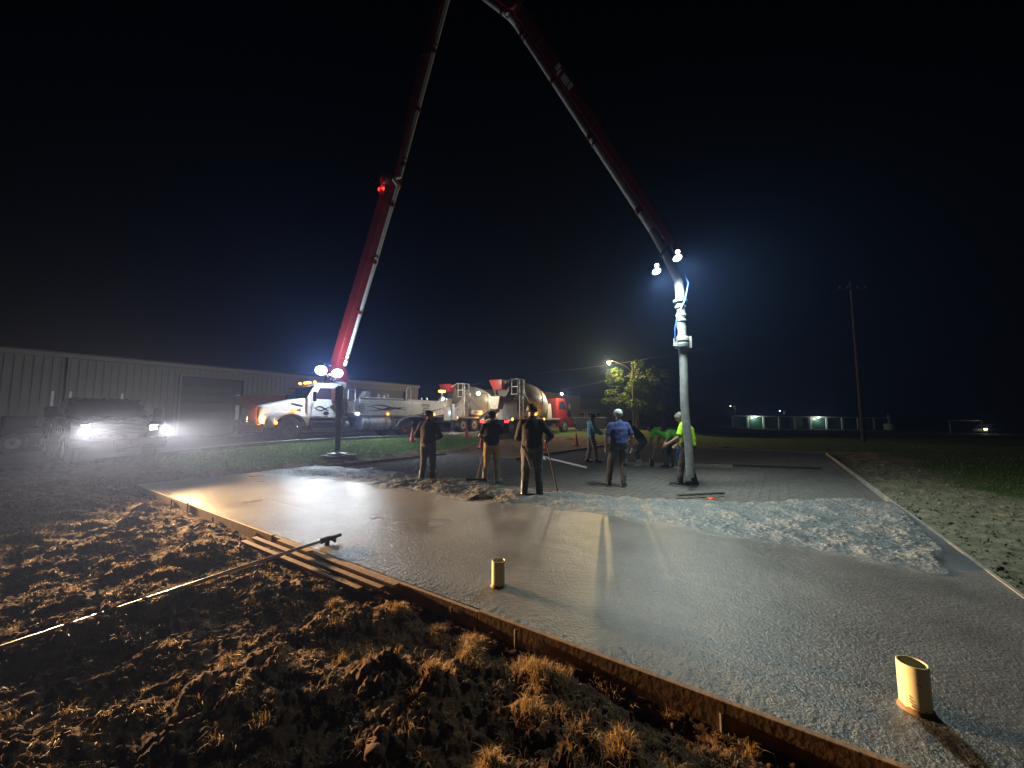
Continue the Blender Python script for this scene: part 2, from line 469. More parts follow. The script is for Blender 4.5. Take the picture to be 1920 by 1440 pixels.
    def build(s, name, mats, parent=None, smooth=None, bevel=0.0):
        me = bpy.data.meshes.new(name)
        me.from_pydata(s.v, [], s.f)
        if isinstance(mats, str): mats = [mats]
        for k in mats: me.materials.append(MATS[k])
        if len(mats) > 1:
            me.polygons.foreach_set('material_index', s.m)
        bm = bmesh.new(); bm.from_mesh(me)
        bmesh.ops.recalc_face_normals(bm, faces=bm.faces)
        if bevel:
            es = [e for e in bm.edges if len(e.link_faces) == 2 and e.calc_face_angle(0) > 0.5]
            try:
                bmesh.ops.bevel(bm, geom=es, offset=bevel, segments=2, profile=0.5, affect='EDGES', clamp_overlap=True)
            except Exception:
                pass
        bm.to_mesh(me); bm.free()
        if smooth:
            me.shade_smooth()
            me.set_sharp_from_angle(angle=R(smooth))
        o = bpy.data.objects.new(name, me); COL.objects.link(o)
        if parent is not None: o.parent = parent
        return o

def thing(name, label, cat, loc=(0,0,0), rz=0.0, group=None, kind=None):
    o = bpy.data.objects.new(name, None); COL.objects.link(o)
    o.location = loc; o.rotation_euler = (0, 0, rz); o.empty_display_size = 0.2
    return tag(o, label, cat, group, kind)
def tag(o, label, cat=None, group=None, kind=None):
    o['label'] = label
    if cat: o['category'] = cat
    if group: o['group'] = group
    if kind: o['kind'] = kind
    return o
def inv_of(loc, rz):
    return (Matrix.Translation(Vector(loc)) @ Matrix.Rotation(rz, 4, 'Z')).inverted()
def lamp(name, parent, loc, energy, col, kind='POINT', size=0.1, aim=None, spot=1.6, blend=0.6):
    d = bpy.data.lights.new(name, kind); d.energy = energy; d.color = col
    d.shadow_soft_size = size
    if kind == 'SPOT':
        d.spot_size = spot; d.spot_blend = blend
    o = bpy.data.objects.new(name, d); COL.objects.link(o)
    o.location = loc
    if aim is not None:
        o.rotation_euler = (Vector(aim)-Vector(loc)).to_track_quat('-Z', 'Y').to_euler()
    if parent is not None: o.parent = parent
    return o
def np_mesh(name, V, F, matname, smooth=True, attr=None, attr_name='zone', parent=None):
    """V (n,3), F (m,4) int arrays"""
    me = bpy.data.meshes.new(name)
    V = np.asarray(V, np.float32); F = np.asarray(F, np.int32)
    k = F.shape[1]
    me.vertices.add(len(V)); me.vertices.foreach_set('co', V.ravel())
    me.loops.add(F.size); me.loops.foreach_set('vertex_index', F.ravel())
    me.polygons.add(len(F)); me.polygons.foreach_set('loop_start', np.arange(0, F.size, k, dtype=np.int32))
    me.update(calc_edges=True)
    me.materials.append(MATS[matname])
    if attr is not None:
        a = me.color_attributes.new(attr_name, 'FLOAT_COLOR', 'POINT')
        c = np.ones((len(V), 4), np.float32); c[:, :attr.shape[1]] = attr
        a.data.foreach_set('color', c.ravel())
    if smooth: me.shade_smooth()
    o = bpy.data.objects.new(name, me); COL.objects.link(o)
    if parent is not None: o.parent = parent
    return o

# ------------------------------------------------------------------ ground, one sheet to the horizon
def v_smooth(u):
    return np.interp(u, [0, 1.5, 3.8, 5.5, 7.1, 8.2, 9.4, 10.7, 11.6, 12.6, 13.28, 13.48, 13.6], [2.35, 2.55, 2.9, 2.8, 2.95, 3.1, 3.3, 3.3, 3.2, 3.05, 3.1, 4.2, 7.0])
def v_rough(u):
    return np.interp(u, [0, 1.5, 3.0, 4.9, 6.5, 8.0, 9.0, 10.2, 11.0, 11.7, 12.3, 13.0, 13.6], [4.3, 4.8, 5.0, 5.2, 5.0, 4.9, 4.9, 5.3, 5.7, 6.3, 6.9, 7.3, 7.5])

BIG_TUFTS = [(0.42, 1.62, 1.7), (0.52, 1.55, 1.3), (0.62, 1.60, 1.2), (0.68, 1.78, .7), (0.92, 1.72, .8), (0.86, 1.62, 1.1), (0.86, 1.50, .8), (0.50, 1.90, .8), (0.17, 2.45, 1.2), (-0.28, 2.85, .9), (-0.28, 2.7, .7), (1.12, 1.36, .9), (1.25, 1.42, .5), (-.9, 3.25, .6), (-1.15, 3.6, .5), (-.55, 3.0, .5), (.1, 2.1, .6), (-.45, 2.35, .5), (-1.5, 3.4, .5), (.15, 1.5, .6), (-.1, 1.8, .5)]
def ground_height(x, y):
    u = (x-AX)*UX + (y-AY)*UY; v = (x-AX)*VX + (y-AY)*VY
    z = base_z(x, y)
    inside = (u > 0) & (u < SW) & (v > 0) & (v < SL) & ~((u < NOTCH_U) & (v > NOTCH_V))
    # distance outside the slab rectangle
    du = np.maximum(np.maximum(-u, u-SW), 0); dv = np.maximum(np.maximum(-v, v-SL), 0)
    d = np.hypot(du, dv)
    grass = np.zeros_like(u)
    grass = np.maximum(grass, sstep(1.0, 1.7, -u + 0.35*perlin2(x*0.9, y*0.9, 31))*sstep(0.8, 2.2, v + 0.6*perlin2(x*0.7, y*0.7, 33)))   # strip by the road
    grass = np.maximum(grass, sstep(1.7, 3.0, u-SW + 0.8*perlin2(x*0.5, y*0.5, 37)))                                            # field
    grass = np.maximum(grass, sstep(1.5, 3.5, v-SL + 0.6*perlin2(x*0.5, y*0.5, 39)))
    grass = np.maximum(grass, sstep(9, 16, np.hypot(x-2, y-8) - 14))
    clod = 1 - grass
    far = sstep(60, 25, np.hypot(x, y))
    wx = x + 0.10*perlin2(x*3.1, y*3.1, 3); wy = y + 0.10*perlin2(x*3.1+7, y*3.1, 4)
    lump = np.clip(fbm(wx*1.5, wy*1.5, 11, 3, 0.5), -0.6, 1.2)
    wx2 = wx + 0.035*perlin2(x*9, y*9, 5) + 0.014*perlin2(x*31, y*31, 7); wy2 = wy + 0.035*perlin2(x*9+3, y*9, 6) + 0.014*perlin2(x*31+5, y*31, 8)
    near = sstep(16, 9, np.hypot(x, y))
    d1, r1 = worley(wx2*3.3, wy2*3.3, 1)
    d2, r2 = worley(wx2*8.0, wy2*8.0, 2)
    d3, r3 = worley(wx2*19.0, wy2*19.0, 3)
    c1 = np.sqrt(np.clip(1-(d1/(0.42+0.25*r1))**2, 0, 1))*(0.35+0.65*r1)*sstep(0.35, 0.6, r1)
    c2 = np.sqrt(np.clip(1-(d2/(0.38+0.30*r2))**2, 0, 1))*(0.3+0.7*r2)*sstep(0.25, 0.5, r2)
    c3 = np.sqrt(np.clip(1-(d3/(0.40+0.25*r3))**2, 0, 1))*(0.3+0.7*r3)*sstep(0.3, 0.5, r3)
    ridg = 1-np.abs(perlin2(wx*5.0, wy*5.0, 14))*1.6
    fine = perlin2(x*26, y*26, 16)
    mid = perlin2(x*60, y*60, 18)
    c1 = c1*(0.75+0.5*perlin2(x*17, y*17, 27)); c2 = c2*(0.75+0.6*perlin2(x*37, y*37, 28))
    amp = 0.35+np.clip(lump+0.45, 0, 1)
    h = 0.060*np.maximum(lump, -0.3) + 0.022*ridg*amp + 0.058*c1*amp + 0.034*c2*amp + 0.020*c3*(0.5+0.5*amp) + 0.009*fine + 0.007*mid
    nearm = (np.abs(x) < 3) & (y < 5) & (y > 0.5)
    if nearm.any():
        xm, ym = x[nearm], y[nearm]; add = np.zeros_like(xm)
        for cx, cy_, cs in BIG_TUFTS:
            add = np.maximum(add, 0.055*cs**.5*np.exp(-((xm-cx)**2+(ym-cy_)**2)/(0.085*cs**.5)**2))
        h = h.copy(); h[nearm] += add
    edge = sstep(0.0, 0.45, d)
    hd = (h*(0.25+0.75*edge) - 0.02*(1-edge))*clod*far*(1-0.45*sstep(SW-0.2, SW+0.3, u))
    hg = (0.02*fbm(x*2.5, y*2.5, 21, 3) + 0.012*perlin2(x*19, y*19, 22))*grass*far
    # the road bed is left smooth
    on_road = sstep(-4.3, -4.9, u)*sstep(-14.0, -13.4, u)
    hd = hd*(1-on_road); hg = hg*(1-on_road)
    z = z + hd + hg - 0.03*on_road
    zs = SUB + 0.006*perlin2(x*9, y*9, 24) + 0.004*perlin2(x*31, y*31, 25)
    z = np.where(inside, zs, z)
    zone = np.stack([1-sstep(SW-0.5, SW+0.3, u), grass*(1-inside), inside.astype(float)], -1)
    return z, zone

def make_ground():
    rad = np.concatenate([np.geomspace(0.5, 40, 760), np.geomspace(40.6, 900, 70)])
    front = np.linspace(R(-63), R(63), 760)
    rear = np.linspace(R(63), R(360-63), 50)[1:-1]
    ang = np.concatenate([front, rear])
    A_, R_ = np.meshgrid(ang, rad)
    x = np.sin(A_)*R_; y = np.cos(A_)*R_
    z, zone = ground_height(x.ravel(), y.ravel())
    na, nr = len(ang), len(rad)
    V = np.stack([x.ravel(), y.ravel(), z], -1)
    i = np.arange(nr-1)[:, None]*na; j = np.arange(na)[None, :]; j2 = (j+1) % na
    F = np.stack([i+j, i+j2, i+na+j2, i+na+j], -1).reshape(-1, 4)[:, ::-1]
    # close the middle under the camera
    c = len(V)
    V = np.vstack([V, [[0, 0, z[0]]]]); zone = np.vstack([zone, [[1, 0, 0]]])
    Fc = np.stack([np.full(na//2, c), np.arange(0, na-1, 2)[:na//2], (np.arange(0, na-1, 2)+1)[:na//2], (np.arange(0, na-1, 2)[:na//2]+2) % na], -1)
    F = np.vstack([F, Fc[:, ::-1]])
    o = np_mesh('ground', V, F, 'ground', True, zone)
    tag(o, 'torn up brown soil and grass field around the slab', kind='structure')
make_ground()

def gz(x, y):
    z, _ = ground_height(np.array([float(x)]), np.array([float(y)]))
    return float(z[0])

# ------------------------------------------------------------------ road beside the site
def strip(name, u0, u1, v0, v1, nu, nv, dz, matn):
    us = np.linspace(u0, u1, nu); vs = np.linspace(v0, v1, nv)
    UU, VV = np.meshgrid(us, vs)
    x = AX+UU*UX+VV*VX; y = AY+UU*UY+VV*VY
    z = base_z(x, y) + dz
    V = np.stack([x, y, z], -1).reshape(-1, 3)
    i = np.arange(nv-1)[:, None]*nu; j = np.arange(nu-1)[None, :]
    F = np.stack([i+j, i+j+1, i+nu+j+1, i+nu+j], -1).reshape(-1, 4)
    return np_mesh(name, V, F, matn)
tag(strip('road', -13.2, -5.0, -22, 110, 20, 260, 0.004, 'road'), 'grey asphalt road running past the metal warehouse', kind='structure')
tag(strip('apron', -18.2, -13.2, -14, 66, 10, 60, 0.0, 'road'), 'concrete apron in front of the warehouse doors', kind='structure')
MATS['kerb'] = mat('kerb', (0.36, 0.35, 0.33), 0.8, var=0.15, vscale=8, bump=0.3, dirt=(0.2, 0.18, 0.15), dirt_amt=0.5)
def kerb():
    root = thing('kerb', 'pale concrete kerb between grass strip and road', None, kind='structure')
    del root['label']; root['label'] = 'pale concrete kerb between grass strip and road'
    v = -8.0
    while v < 40:
        b = MB()
        a = W(-4.92, v+0.012); c = W(-4.92, v+1.985)
        za, zc = bz(a.x, a.y), bz(c.x, c.y)
        b.bar((a.x, a.y, za), (c.x, c.y, zc), 0.16, 0.26)
        b.build('kerb_stone', 'kerb', root, bevel=0.015)
        v += 2.0
kerb()
def side_road():
    # pale road crossing beyond the site, under the street lamp
    xs = np.linspace(-5, 70, 90); ys = np.linspace(47, 53.5, 8)
    X, Y = np.meshgrid(xs, ys)
    yy = Y - 0.02*X
    z = base_z(X, yy) + 0.03
    V = np.stack([X, yy, z], -1).reshape(-1, 3)
    nu = 90
    i = np.arange(7)[:, None]*nu; j = np.arange(nu-1)[None, :]
    F = np.stack([i+j, i+j+1, i+nu+j+1, i+nu+j], -1).reshape(-1, 4)
    MATS['pale_road'] = mat('pale_road', (0.34, 0.32, 0.29), 0.75, var=0.12, vscale=2, bump=0.2)
    tag(np_mesh('side_road', V, F, 'pale_road'), 'pale concrete side street under the yellow street lamp', kind='structure')
side_road()

# ------------------------------------------------------------------ the concrete: finished in front, heaped behind
def make_slab():
    us = np.linspace(0.0, SW, 840); vs = np.concatenate([np.arange(0.0, 2.2, 0.035), np.arange(2.2, 7.9, 0.0135)])
    UU, VV = np.meshgrid(us, vs)
    x = AX+UU*UX+VV*VX; y = AY+UU*UY+VV*VY
    wob = 0.16*fbm(UU*1.1, VV*1.1, 51, 4) + 0.08*perlin2(UU*5, VV*5, 55) + 0.12*perlin2(UU*2.7, VV*2.7, 58)*sstep(12.4, 13.2, UU)
    s = VV - v_smooth(UU) - wob
    rough = sstep(-0.02, 0.10, s)
    rise_ = sstep(-0.02, 0.5, s)*0.7+0.3*rough
    e = v_rough(UU) + 0.30*fbm(UU*0.9, VV*0.9, 57, 4) - VV
    keep = sstep(-0.25, 0.45, e+0.12*perlin2(UU*6, VV*6, 60))
    fine_wave = 0.0015*fbm(UU*2.0, VV*2.0, 61, 3)
    # screed and float ridges across the finished part
    ridge = 0.0022*np.exp(-((VV-1.55-0.06*np.sin(UU*0.9))/0.03)**2) - 0.003*np.exp(-((VV-0.90-0.04*UU*0.2)/0.02)**2)*sstep(3.0, 3.6, UU)*sstep(7.2, 6.6, UU)
    ridge = ridge - 0.003*np.exp(-((UU-6.8-0.03*VV)/0.02)**2)*sstep(1.9, 1.2, VV)
    ridge = ridge + 0.0025*np.exp(-((VV-0.62-0.03*np.sin(UU))/0.05)**2)*sstep(9.5, 10.5, UU)
    arcs = np.zeros_like(UU)
    for k_, (cu, cv) in enumerate(((2.5, -1.2), (4.8, -1.4), (7.3, -1.0), (9.6, -1.3), (11.6, -1.0), (13.4, -0.8))):
        rr_ = np.hypot(UU-cu, VV-cv)
        arcs += 0.0011*np.sin(rr_*2*math.pi/0.42+k_)*np.exp(-((UU-cu)/1.1)**2)*sstep(-0.1, 0.5, perlin2(UU*0.8+k_*5, VV*0.8, 81+k_))
    ridge = ridge + arcs
    lumps = 0.042*np.clip(fbm(UU*1.6, VV*1.6, 63, 3), -0.4, 1.0)
    wu = UU+0.03*perlin2(UU*9, VV*9, 64); wv = VV+0.03*perlin2(UU*9+5, VV*9, 65)
    w1, q1 = worley(wu*21, wv*21, 71); w2, q2 = worley(wu*36, wv*36, 72)
    agg = 0.004*perlin2(wu*7.5, wv*7.5, 66) + 0.010*np.sqrt(np.clip(1-(w1/(.40+.3*q1))**2, 0, 1))*(0.2+q1*.8)*(q1 > .45) + 0.013*np.sqrt(np.clip(1-(w2/(.42+.3*q2))**2, 0, 1))*(0.2+q2*.8) + 0.002*perlin2(wu*55, wv*55, 68)
    agg = agg - 0.008
    nearedge = sstep(0.45, 0.0, VV)*sstep(6.5, 8.5, UU)   # coarser stony rim by the near form
    z = 0.15 + fine_wave + ridge*(1-rough) + rough*(0.014*rise_+(lumps*1.1+agg)*rise_) + 0.006*nearedge*perlin2(UU*28, VV*28, 69)
    lip = 0.005*np.exp(-(s/0.06)**2)*sstep(8, 10.5, UU)*(1+perlin2(UU*3, VV*3, 59))
    z = z + lip
    z = SUB-0.03 + (z-(SUB-0.03))*keep
    V = np.stack([x, y, z], -1).reshape(-1, 3)
    nv, nu = UU.shape
    ok = (z > SUB-0.012)
    i = np.arange(nv-1)[:, None]*nu; j = np.arange(nu-1)[None, :]
    F = np.stack([i+j, i+j+1, i+nu+j+1, i+nu+j], -1).reshape(-1, 4)
    of = ok.ravel()
    F = F[of[F].any(axis=1)]
    zone = np.stack([rough, 0.62+0.30*sstep(0.7, 0.0, VV)*sstep(5.5, 8.5, UU)+0.2*rough, np.zeros_like(rough)], -1).reshape(-1, 3)
    o = np_mesh('concrete_slab', V, F, 'slab', True, zone)
    tag(o, 'wet grey concrete slab, floated smooth in front and heaped rough behind', kind='structure')
make_slab()

# ------------------------------------------------------------------ formwork boards round the slab
def form_side(label, a, b, mt, stakes=True, h=0.155, side=-1, blen=3.64):
    """a, b in (u, v); boards end to end, stakes on the outside"""
    root = thing('formwork', label, 'formwork', W(a[0], a[1], 0))
    loc = root.location.copy()
    L = math.hypot(b[0]-a[0], b[1]-a[1]); du = ((b[0]-a[0])/L, (b[1]-a[1])/L); nn = (du[1]*side*-1, du[0]*side)
    t = 0.0
    while t < L-0.05:
        t2 = min(L, t+blen*random.uniform(0.85, 1.0))
        off = 0.022 + random.uniform(0, 0.006)
        p = W(a[0]+du[0]*t+nn[0]*off, a[1]+du[1]*t+nn[1]*off) - loc
        q = W(a[0]+du[0]*(t2-0.01)+nn[0]*off, a[1]+du[1]*(t2-0.01)+nn[1]*off) - loc
        zt = 0.152 + random.uniform(-0.004, 0.006)
        m = MB().bar((p.x, p.y, zt-h/2-0.02), (q.x, q.y, zt-h/2-0.02+random.uniform(-0.004, 0.004)), 0.038, h+0.04)
        m.build('board', mt, root, bevel=0.004)
        if stakes:
            s0 = t+0.35
            while s0 < t2:
                o2 = off+0.019+0.014
                p = W(a[0]+du[0]*s0+nn[0]*o2, a[1]+du[1]*s0+nn[1]*o2) - loc
                hh = random.uniform(0.10, 0.19)
                MB().cyl((p.x, p.y, -0.1), (p.x+random.uniform(-.01, .01), p.y+random.uniform(-.01, .01), hh), 0.011, n=8).build('stake', 'rebar', root)
                s0 += random.uniform(1.0, 1.6)
        t = t2
    return root
form_side('muddy brown timber formwork along the near edge of the wet slab', (-0.03, 0), (SW+0.03, 0), 'timber', side=-1)
form_side('grey timber formwork along the slab edge facing the pump truck', (0, 0.03), (0, NOTCH_V), 'timber_grey', side=1)
form_side('timber formwork across the inner step of the slab outline near the cones', (0.03, NOTCH_V), (NOTCH_U-0.05, NOTCH_V), 'timber_grey', side=1)
form_side('timber formwork running back from the inner corner toward the tree', (NOTCH_U, NOTCH_V+0.03), (NOTCH_U, SL), 'timber_grey', side=1)
form_side('pale timber formwork at the far end of the steel mesh', (NOTCH_U, SL), (SW, SL), 'timber_grey', side=1)
form_side('pale timber formwork along the edge facing the dark field', (SW, 0), (SW, SL), 'timber_grey', side=-1)

# ------------------------------------------------------------------ steel mesh on the unpoured base
def make_mesh():
    root = thing('rebar_mat', 'grid of dark reinforcing steel bars lying over the unpoured base', 'rebar mat', W(6, 12, 0))
    loc = root.location.copy()
    sp = 0.165
    u = 0.2
    while u < SW-0.1:
        v0 = float(v_rough(u))-0.6; v1 = NOTCH_V-0.1 if u < NOTCH_U+0.1 else SL-0.1
        a = W(u+random.uniform(-.015, .015), v0, 0.083)-loc; b = W(u+random.uniform(-.015, .015), v1, 0.083)-loc
        MB().cyl(a, b, 0.0045, n=5).build('bar', 'rebar', root)
        u += sp
    v = 3.6
    while v < SL-0.1:
        u0 = 0.1 if v < NOTCH_V-0.05 else NOTCH_U+0.1
        # only where the mesh is not buried under finished concrete
        a = W(u0, v+random.uniform(-.015, .015), 0.096)-loc; b = W(SW-0.1, v+random.uniform(-.015, .015), 0.096)-loc
        MB().cyl(a, b, 0.0045, n=5).build('bar', 'rebar', root)
        v += sp
make_mesh()

# ------------------------------------------------------------------ buildings
def metal_shop(label, uw, v0, v1, ztop, depth, wallm, doors, ribs=0.30, zb=0.60):
    """long metal building, face along v at u=uw, ribbed sheets built as panels"""
    o0 = W(uw, v0, 0); rz = VANG
    root = thing('warehouse', label, 'warehouse', o0, rz)
    L = v1-v0
    # local x along v, local y away from the road (local +y = left of v = -u)
    wall = MB()
    segs = []
    x = 0.0
    for d in sorted(doors):
        segs.append((x, d[0]-v0, zb-0.4, ztop)); segs.append((d[0]-v0, d[1]-v0, d[2], ztop)); x = d[1]-v0
    segs.append((x, L, zb-0.4, ztop))
    for a, b, z0, z1 in segs:
        if b-a > 0.02:
            wall.box(((a+b)/2, 0.1, (z0+z1)/2), (b-a, 0.2, z1-z0))
    wall.box((0.1, depth/2+0.2, (zb-0.4+ztop)/2), (0.2, depth, ztop-zb+0.4)); wall.box((L-0.1, depth/2+0.2, (zb-0.4+ztop)/2), (0.2, depth, ztop-zb+0.4))
    wall.box((L/2, depth+0.3, (zb-0.4+ztop)/2), (L, 0.2, ztop-zb+0.4))
    w = wall.build('wall', wallm, root)
    # standing ribs of the sheeting
    rb = MB()
    x = 0.2
    while x < L-0.1:
        z0 = zb-0.3
        for d in doors:
            if d[0]-v0-0.05 < x < d[1]-v0+0.05: z0 = d[2]+0.12
        rb.box((x, -0.018, (z0+ztop-0.25)/2), (0.05, 0.036, ztop-0.25-z0))
        x += ribs
    r = rb.build('sheeting_ribs', wallm, w); r['kind'] = 'stuff'
    xx = 2.0
    while xx < L:
        if not any(d[0]-v0-0.4 < xx < d[1]-v0+0.4 for d in doors):
            MB().box((xx, -0.09, (zb+ztop)/2-0.1), (0.09, 0.10, ztop-zb-0.1)).build('downpipe', wallm, root, bevel=0.01)
        xx += 7.3
    MB().box((L/2, -0.06, ztop-0.1), (L+0.2, 0.16, 0.22)).build('eave_trim', wallm, root, bevel=0.01)
    MB().prism([(-0.2, 0), (L+0.2, 0), (L+0.2, 0.06), (-0.2, 0.06)], 0, 1).xf(Matrix(((1,0,0,0),(0,depth/2+0.35,0,-0.1),(0,0.9,1,ztop+0.02),(0,0,0,1)))).build('roof', 'roof_dark', root)
    MB().prism([(-0.2, 0), (L+0.2, 0), (L+0.2, 0.06), (-0.2, 0.06)], 0, 1).xf(Matrix(((1,0,0,0),(0,-(depth/2+0.35),0,depth+0.6),(0,0.9,1,ztop+0.02),(0,0,0,1)))).build('roof', 'roof_dark', root)
    for d in doors:
        a, b, zt = d[0]-v0, d[1]-v0, d[2]
        dr = bpy.data.objects.new('door', None); COL.objects.link(dr); dr.parent = root
        n = 7; hh = (zt-zb+0.02)/n
        for k in range(n):
            MB().box(((a+b)/2, 0.16, zb-0.02+hh*(k+0.5)), (b-a-0.02, 0.05, hh-0.012)).build('panel', 'shop_door', dr, bevel=0.006)
        fr = MB(); fr.box((a-0.06, -0.05, (zb+zt)/2), (0.12, 0.1, zt-zb)); fr.box((b+0.06, -0.05, (zb+zt)/2), (0.12, 0.1, zt-zb)); fr.box(((a+b)/2, -0.053, zt+0.06), (b-a+0.24, 0.1, 0.12))
        fr.build('door_frame', wallm, dr)
    return root
metal_shop('long low pale metal warehouse with dark roller doors behind the pump truck', -18.0, -16, 24.0, 4.97, 14, 'shop_wall',
           [(5.2, 8.5, 4.25), (17.0, 22.4, 4.3)])
metal_shop('tan metal building beyond the concrete mixer trucks', -18.0, 41.0, 62.5, 5.9, 12, 'shop_wall_tan', [(57.0, 59.0, 3.0)])

def storage_units():
    x0, y0 = 49.0, 86.0
    L = 34.0; slope = -0.0125
    zb = bz(x0, y0)
    root = thing('storage_building', 'long low row of storage units with green doors and white posts', 'building', (x0, y0, zb), R(-2.0))
    root.rotation_euler = (0, math.atan(-slope), R(-2.0))
    H_ = 2.35
    MB().box((L/2, 3.2, H_/2-0.3), (L, 6.0, H_+0.6)).build('wall', 'green_door', root)
    MB().box((L/2, 3.0, H_+0.16), (L+0.5, 7.2, 0.10)).build('roof', 'roof_dark', root, bevel=0.02)
    MB().box((L/2, -0.3, H_+0.0), (L+0.4, 0.14, 0.20)).build('roof_trim', 'trim_white', root, bevel=0.01)
    n = 10; w = L/n
    for k in range(n+1):
        MB().box((k*w*0.998+0.03, -0.12, H_/2-0.35), (0.34, 0.2, H_+0.5)).build('post', 'trim_white', root, bevel=0.01)
    for k in range(n):
        d = bpy.data.objects.new('door', None); COL.objects.link(d); d.parent = root
        m = 6
        for j in range(m):
            MB().box((k*w+w/2, 0.16, (j+0.5)*(H_-0.15)/m-0.02), (w-0.5, 0.06, (H_-0.15)/m-0.02)).build('slat', 'green_door', d)
    for lx in (1.45*w, 5.45*w):
        lf = MB().box((lx, -0.44, H_-0.10), (0.5, 0.16, 0.12)).build('light_fitting', 'lamp_store', root, bevel=0.02)
        lamp('storage_lamp', root, (lx, -0.62, H_-0.35), 170, (0.95, 1.0, 0.85), size=0.12)
storage_units()

def far_house():
    root = thing('house', 'dim low house with pale window frames far behind the light blue shirt', 'house', (15.0, 76, bz(15, 76)), R(8))
    wl = MB(); wl.box((0, 0, 1.4), (15, 8, 2.8)); wl.build('wall', 'house_wall', root)
    rf = MB().prism([(-8.2, 2.8), (8.2, 2.8), (6.0, 4.9), (-6.0, 4.9)], -4.6, 4.6).build('roof', 'roof_dark', root)
    for x in (-5.5, -2.6, -1.0, 0.6, 4.0):
        w = MB(); 
        for dx in (-0.5, 0.5): w.box((x+dx, -4.04, 1.6), (0.1, 0.08, 1.3))
        for dz in (-0.6, 0.0, 0.6): w.box((x, -4.05, 1.6+dz), (0.9, 0.06, 0.08))
        wi = w.build('window', 'trim_white', root)
        MB().box((x, -4.01, 1.6), (0.98, 0.03, 1.24)).build('pane', 'glass', wi)
far_house()

# ------------------------------------------------------------------ vehicles
def wheel(parent, c, r=0.52, w=0.30, side=1, rimm='chrome', hub='black_metal', spokes=10):
    """axis along local y; side=+1 shows its face to +y"""
    e = bpy.data.objects.new('wheel', None); COL.objects.link(e); e.parent = parent; e.location = c
    M = Matrix.Rotation(R(-90)*side, 4, 'X')
    rr = r*0.56
    t = MB().lathe([(rr, -w/2+0.02), (r*0.80, -w/2), (r*0.95, -w/2+0.02), (r, -w/2+0.06), (r, -0.03), (r*0.985, -0.02), (r*0.985, 0.02), (r, 0.03), (r, w/2-0.06), (r*0.95, w/2-0.02), (r*0.80, w/2), (rr, w/2-0.02), (rr*0.97, 0), (rr, -w/2+0.02)], 32, M)
    # tread lugs
    for k in range(28):
        a = 2*math.pi*k/28
        t.box(M @ Vector((math.cos(a)*r, math.sin(a)*r, 0.07)), (0.03, w*0.32, 0.03), Matrix.Rotation(0, 3, 'X'))
    t.build('tyre', 'tyre', e, smooth=40)
    rm = MB().lathe([(rr, w/2-0.015), (rr*0.93, w/2-0.005), (rr*0.88, w/2-0.05), (rr*0.80, w/2-0.10), (rr*0.45, w/2-0.11), (rr*0.40, w/2-0.06), (rr*0.30, w/2-0.03), (rr*0.28, w/2+0.02), (0.0, w/2+0.025)], 28, M, mis=[0,0,0,0,0,1,1,1])
    for k in range(spokes):
        a = 2*math.pi*k/spokes
        p = M @ Vector((math.cos(a)*rr*0.62, math.sin(a)*rr*0.62, w/2-0.12)); q = M @ Vector((math.cos(a)*rr*0.62, math.sin(a)*rr*0.62, w/2-0.085))
        rm.cyl(p, q, rr*0.085, n=8, mi=1)
    rm.build('rim', [rimm, hub], e, smooth=35)
    return e

def ribbon(mb, pts, wfun, y, th=0.006):
    """flat curved stripe on a side panel: pts in xz"""
    n = len(pts)
    vs = []; fs = []
    for i, p in enumerate(pts):
        a = pts[max(0, i-1)]; b = pts[min(n-1, i+1)]
        d = Vector((b[0]-a[0], b[1]-a[1])).normalized(); nn = Vector((-d.y, d.x))
        w = wfun(i/(n-1))
        for s_, yy in ((1, y), (-1, y), (-1, y+th), (1, y+th)):
            vs.append((p[0]+nn.x*w*s_, yy, p[1]+nn.y*w*s_))
    for i in range(n-1):
        for k in range(4):
            fs.append((i*4+k, i*4+(k+1) % 4, (i+1)*4+(k+1) % 4, (i+1)*4+k))
    mb.add(vs, fs)

def text(body, parent, loc, rot, size, matn, name='lettering', ext=0.003, align='CENTER', shear=0.0, bold=0.0):
    c = bpy.data.curves.new(name, 'FONT'); c.body = body; c.size = size; c.extrude = ext; c.align_x = align; c.align_y = 'CENTER'; c.shear = shear
    c.offset = bold
    c.materials.append(MATS[matn])
    t_ = bpy.data.objects.new('tmp_text', c); COL.objects.link(t_)
    me = bpy.data.meshes.new_from_object(t_.evaluated_get(bpy.context.evaluated_depsgraph_get()))
    bpy.data.objects.remove(t_)
    o = bpy.data.objects.new(name, me); COL.objects.link(o); o.parent = parent; o.location = loc; o.rotation_euler = rot
    return o

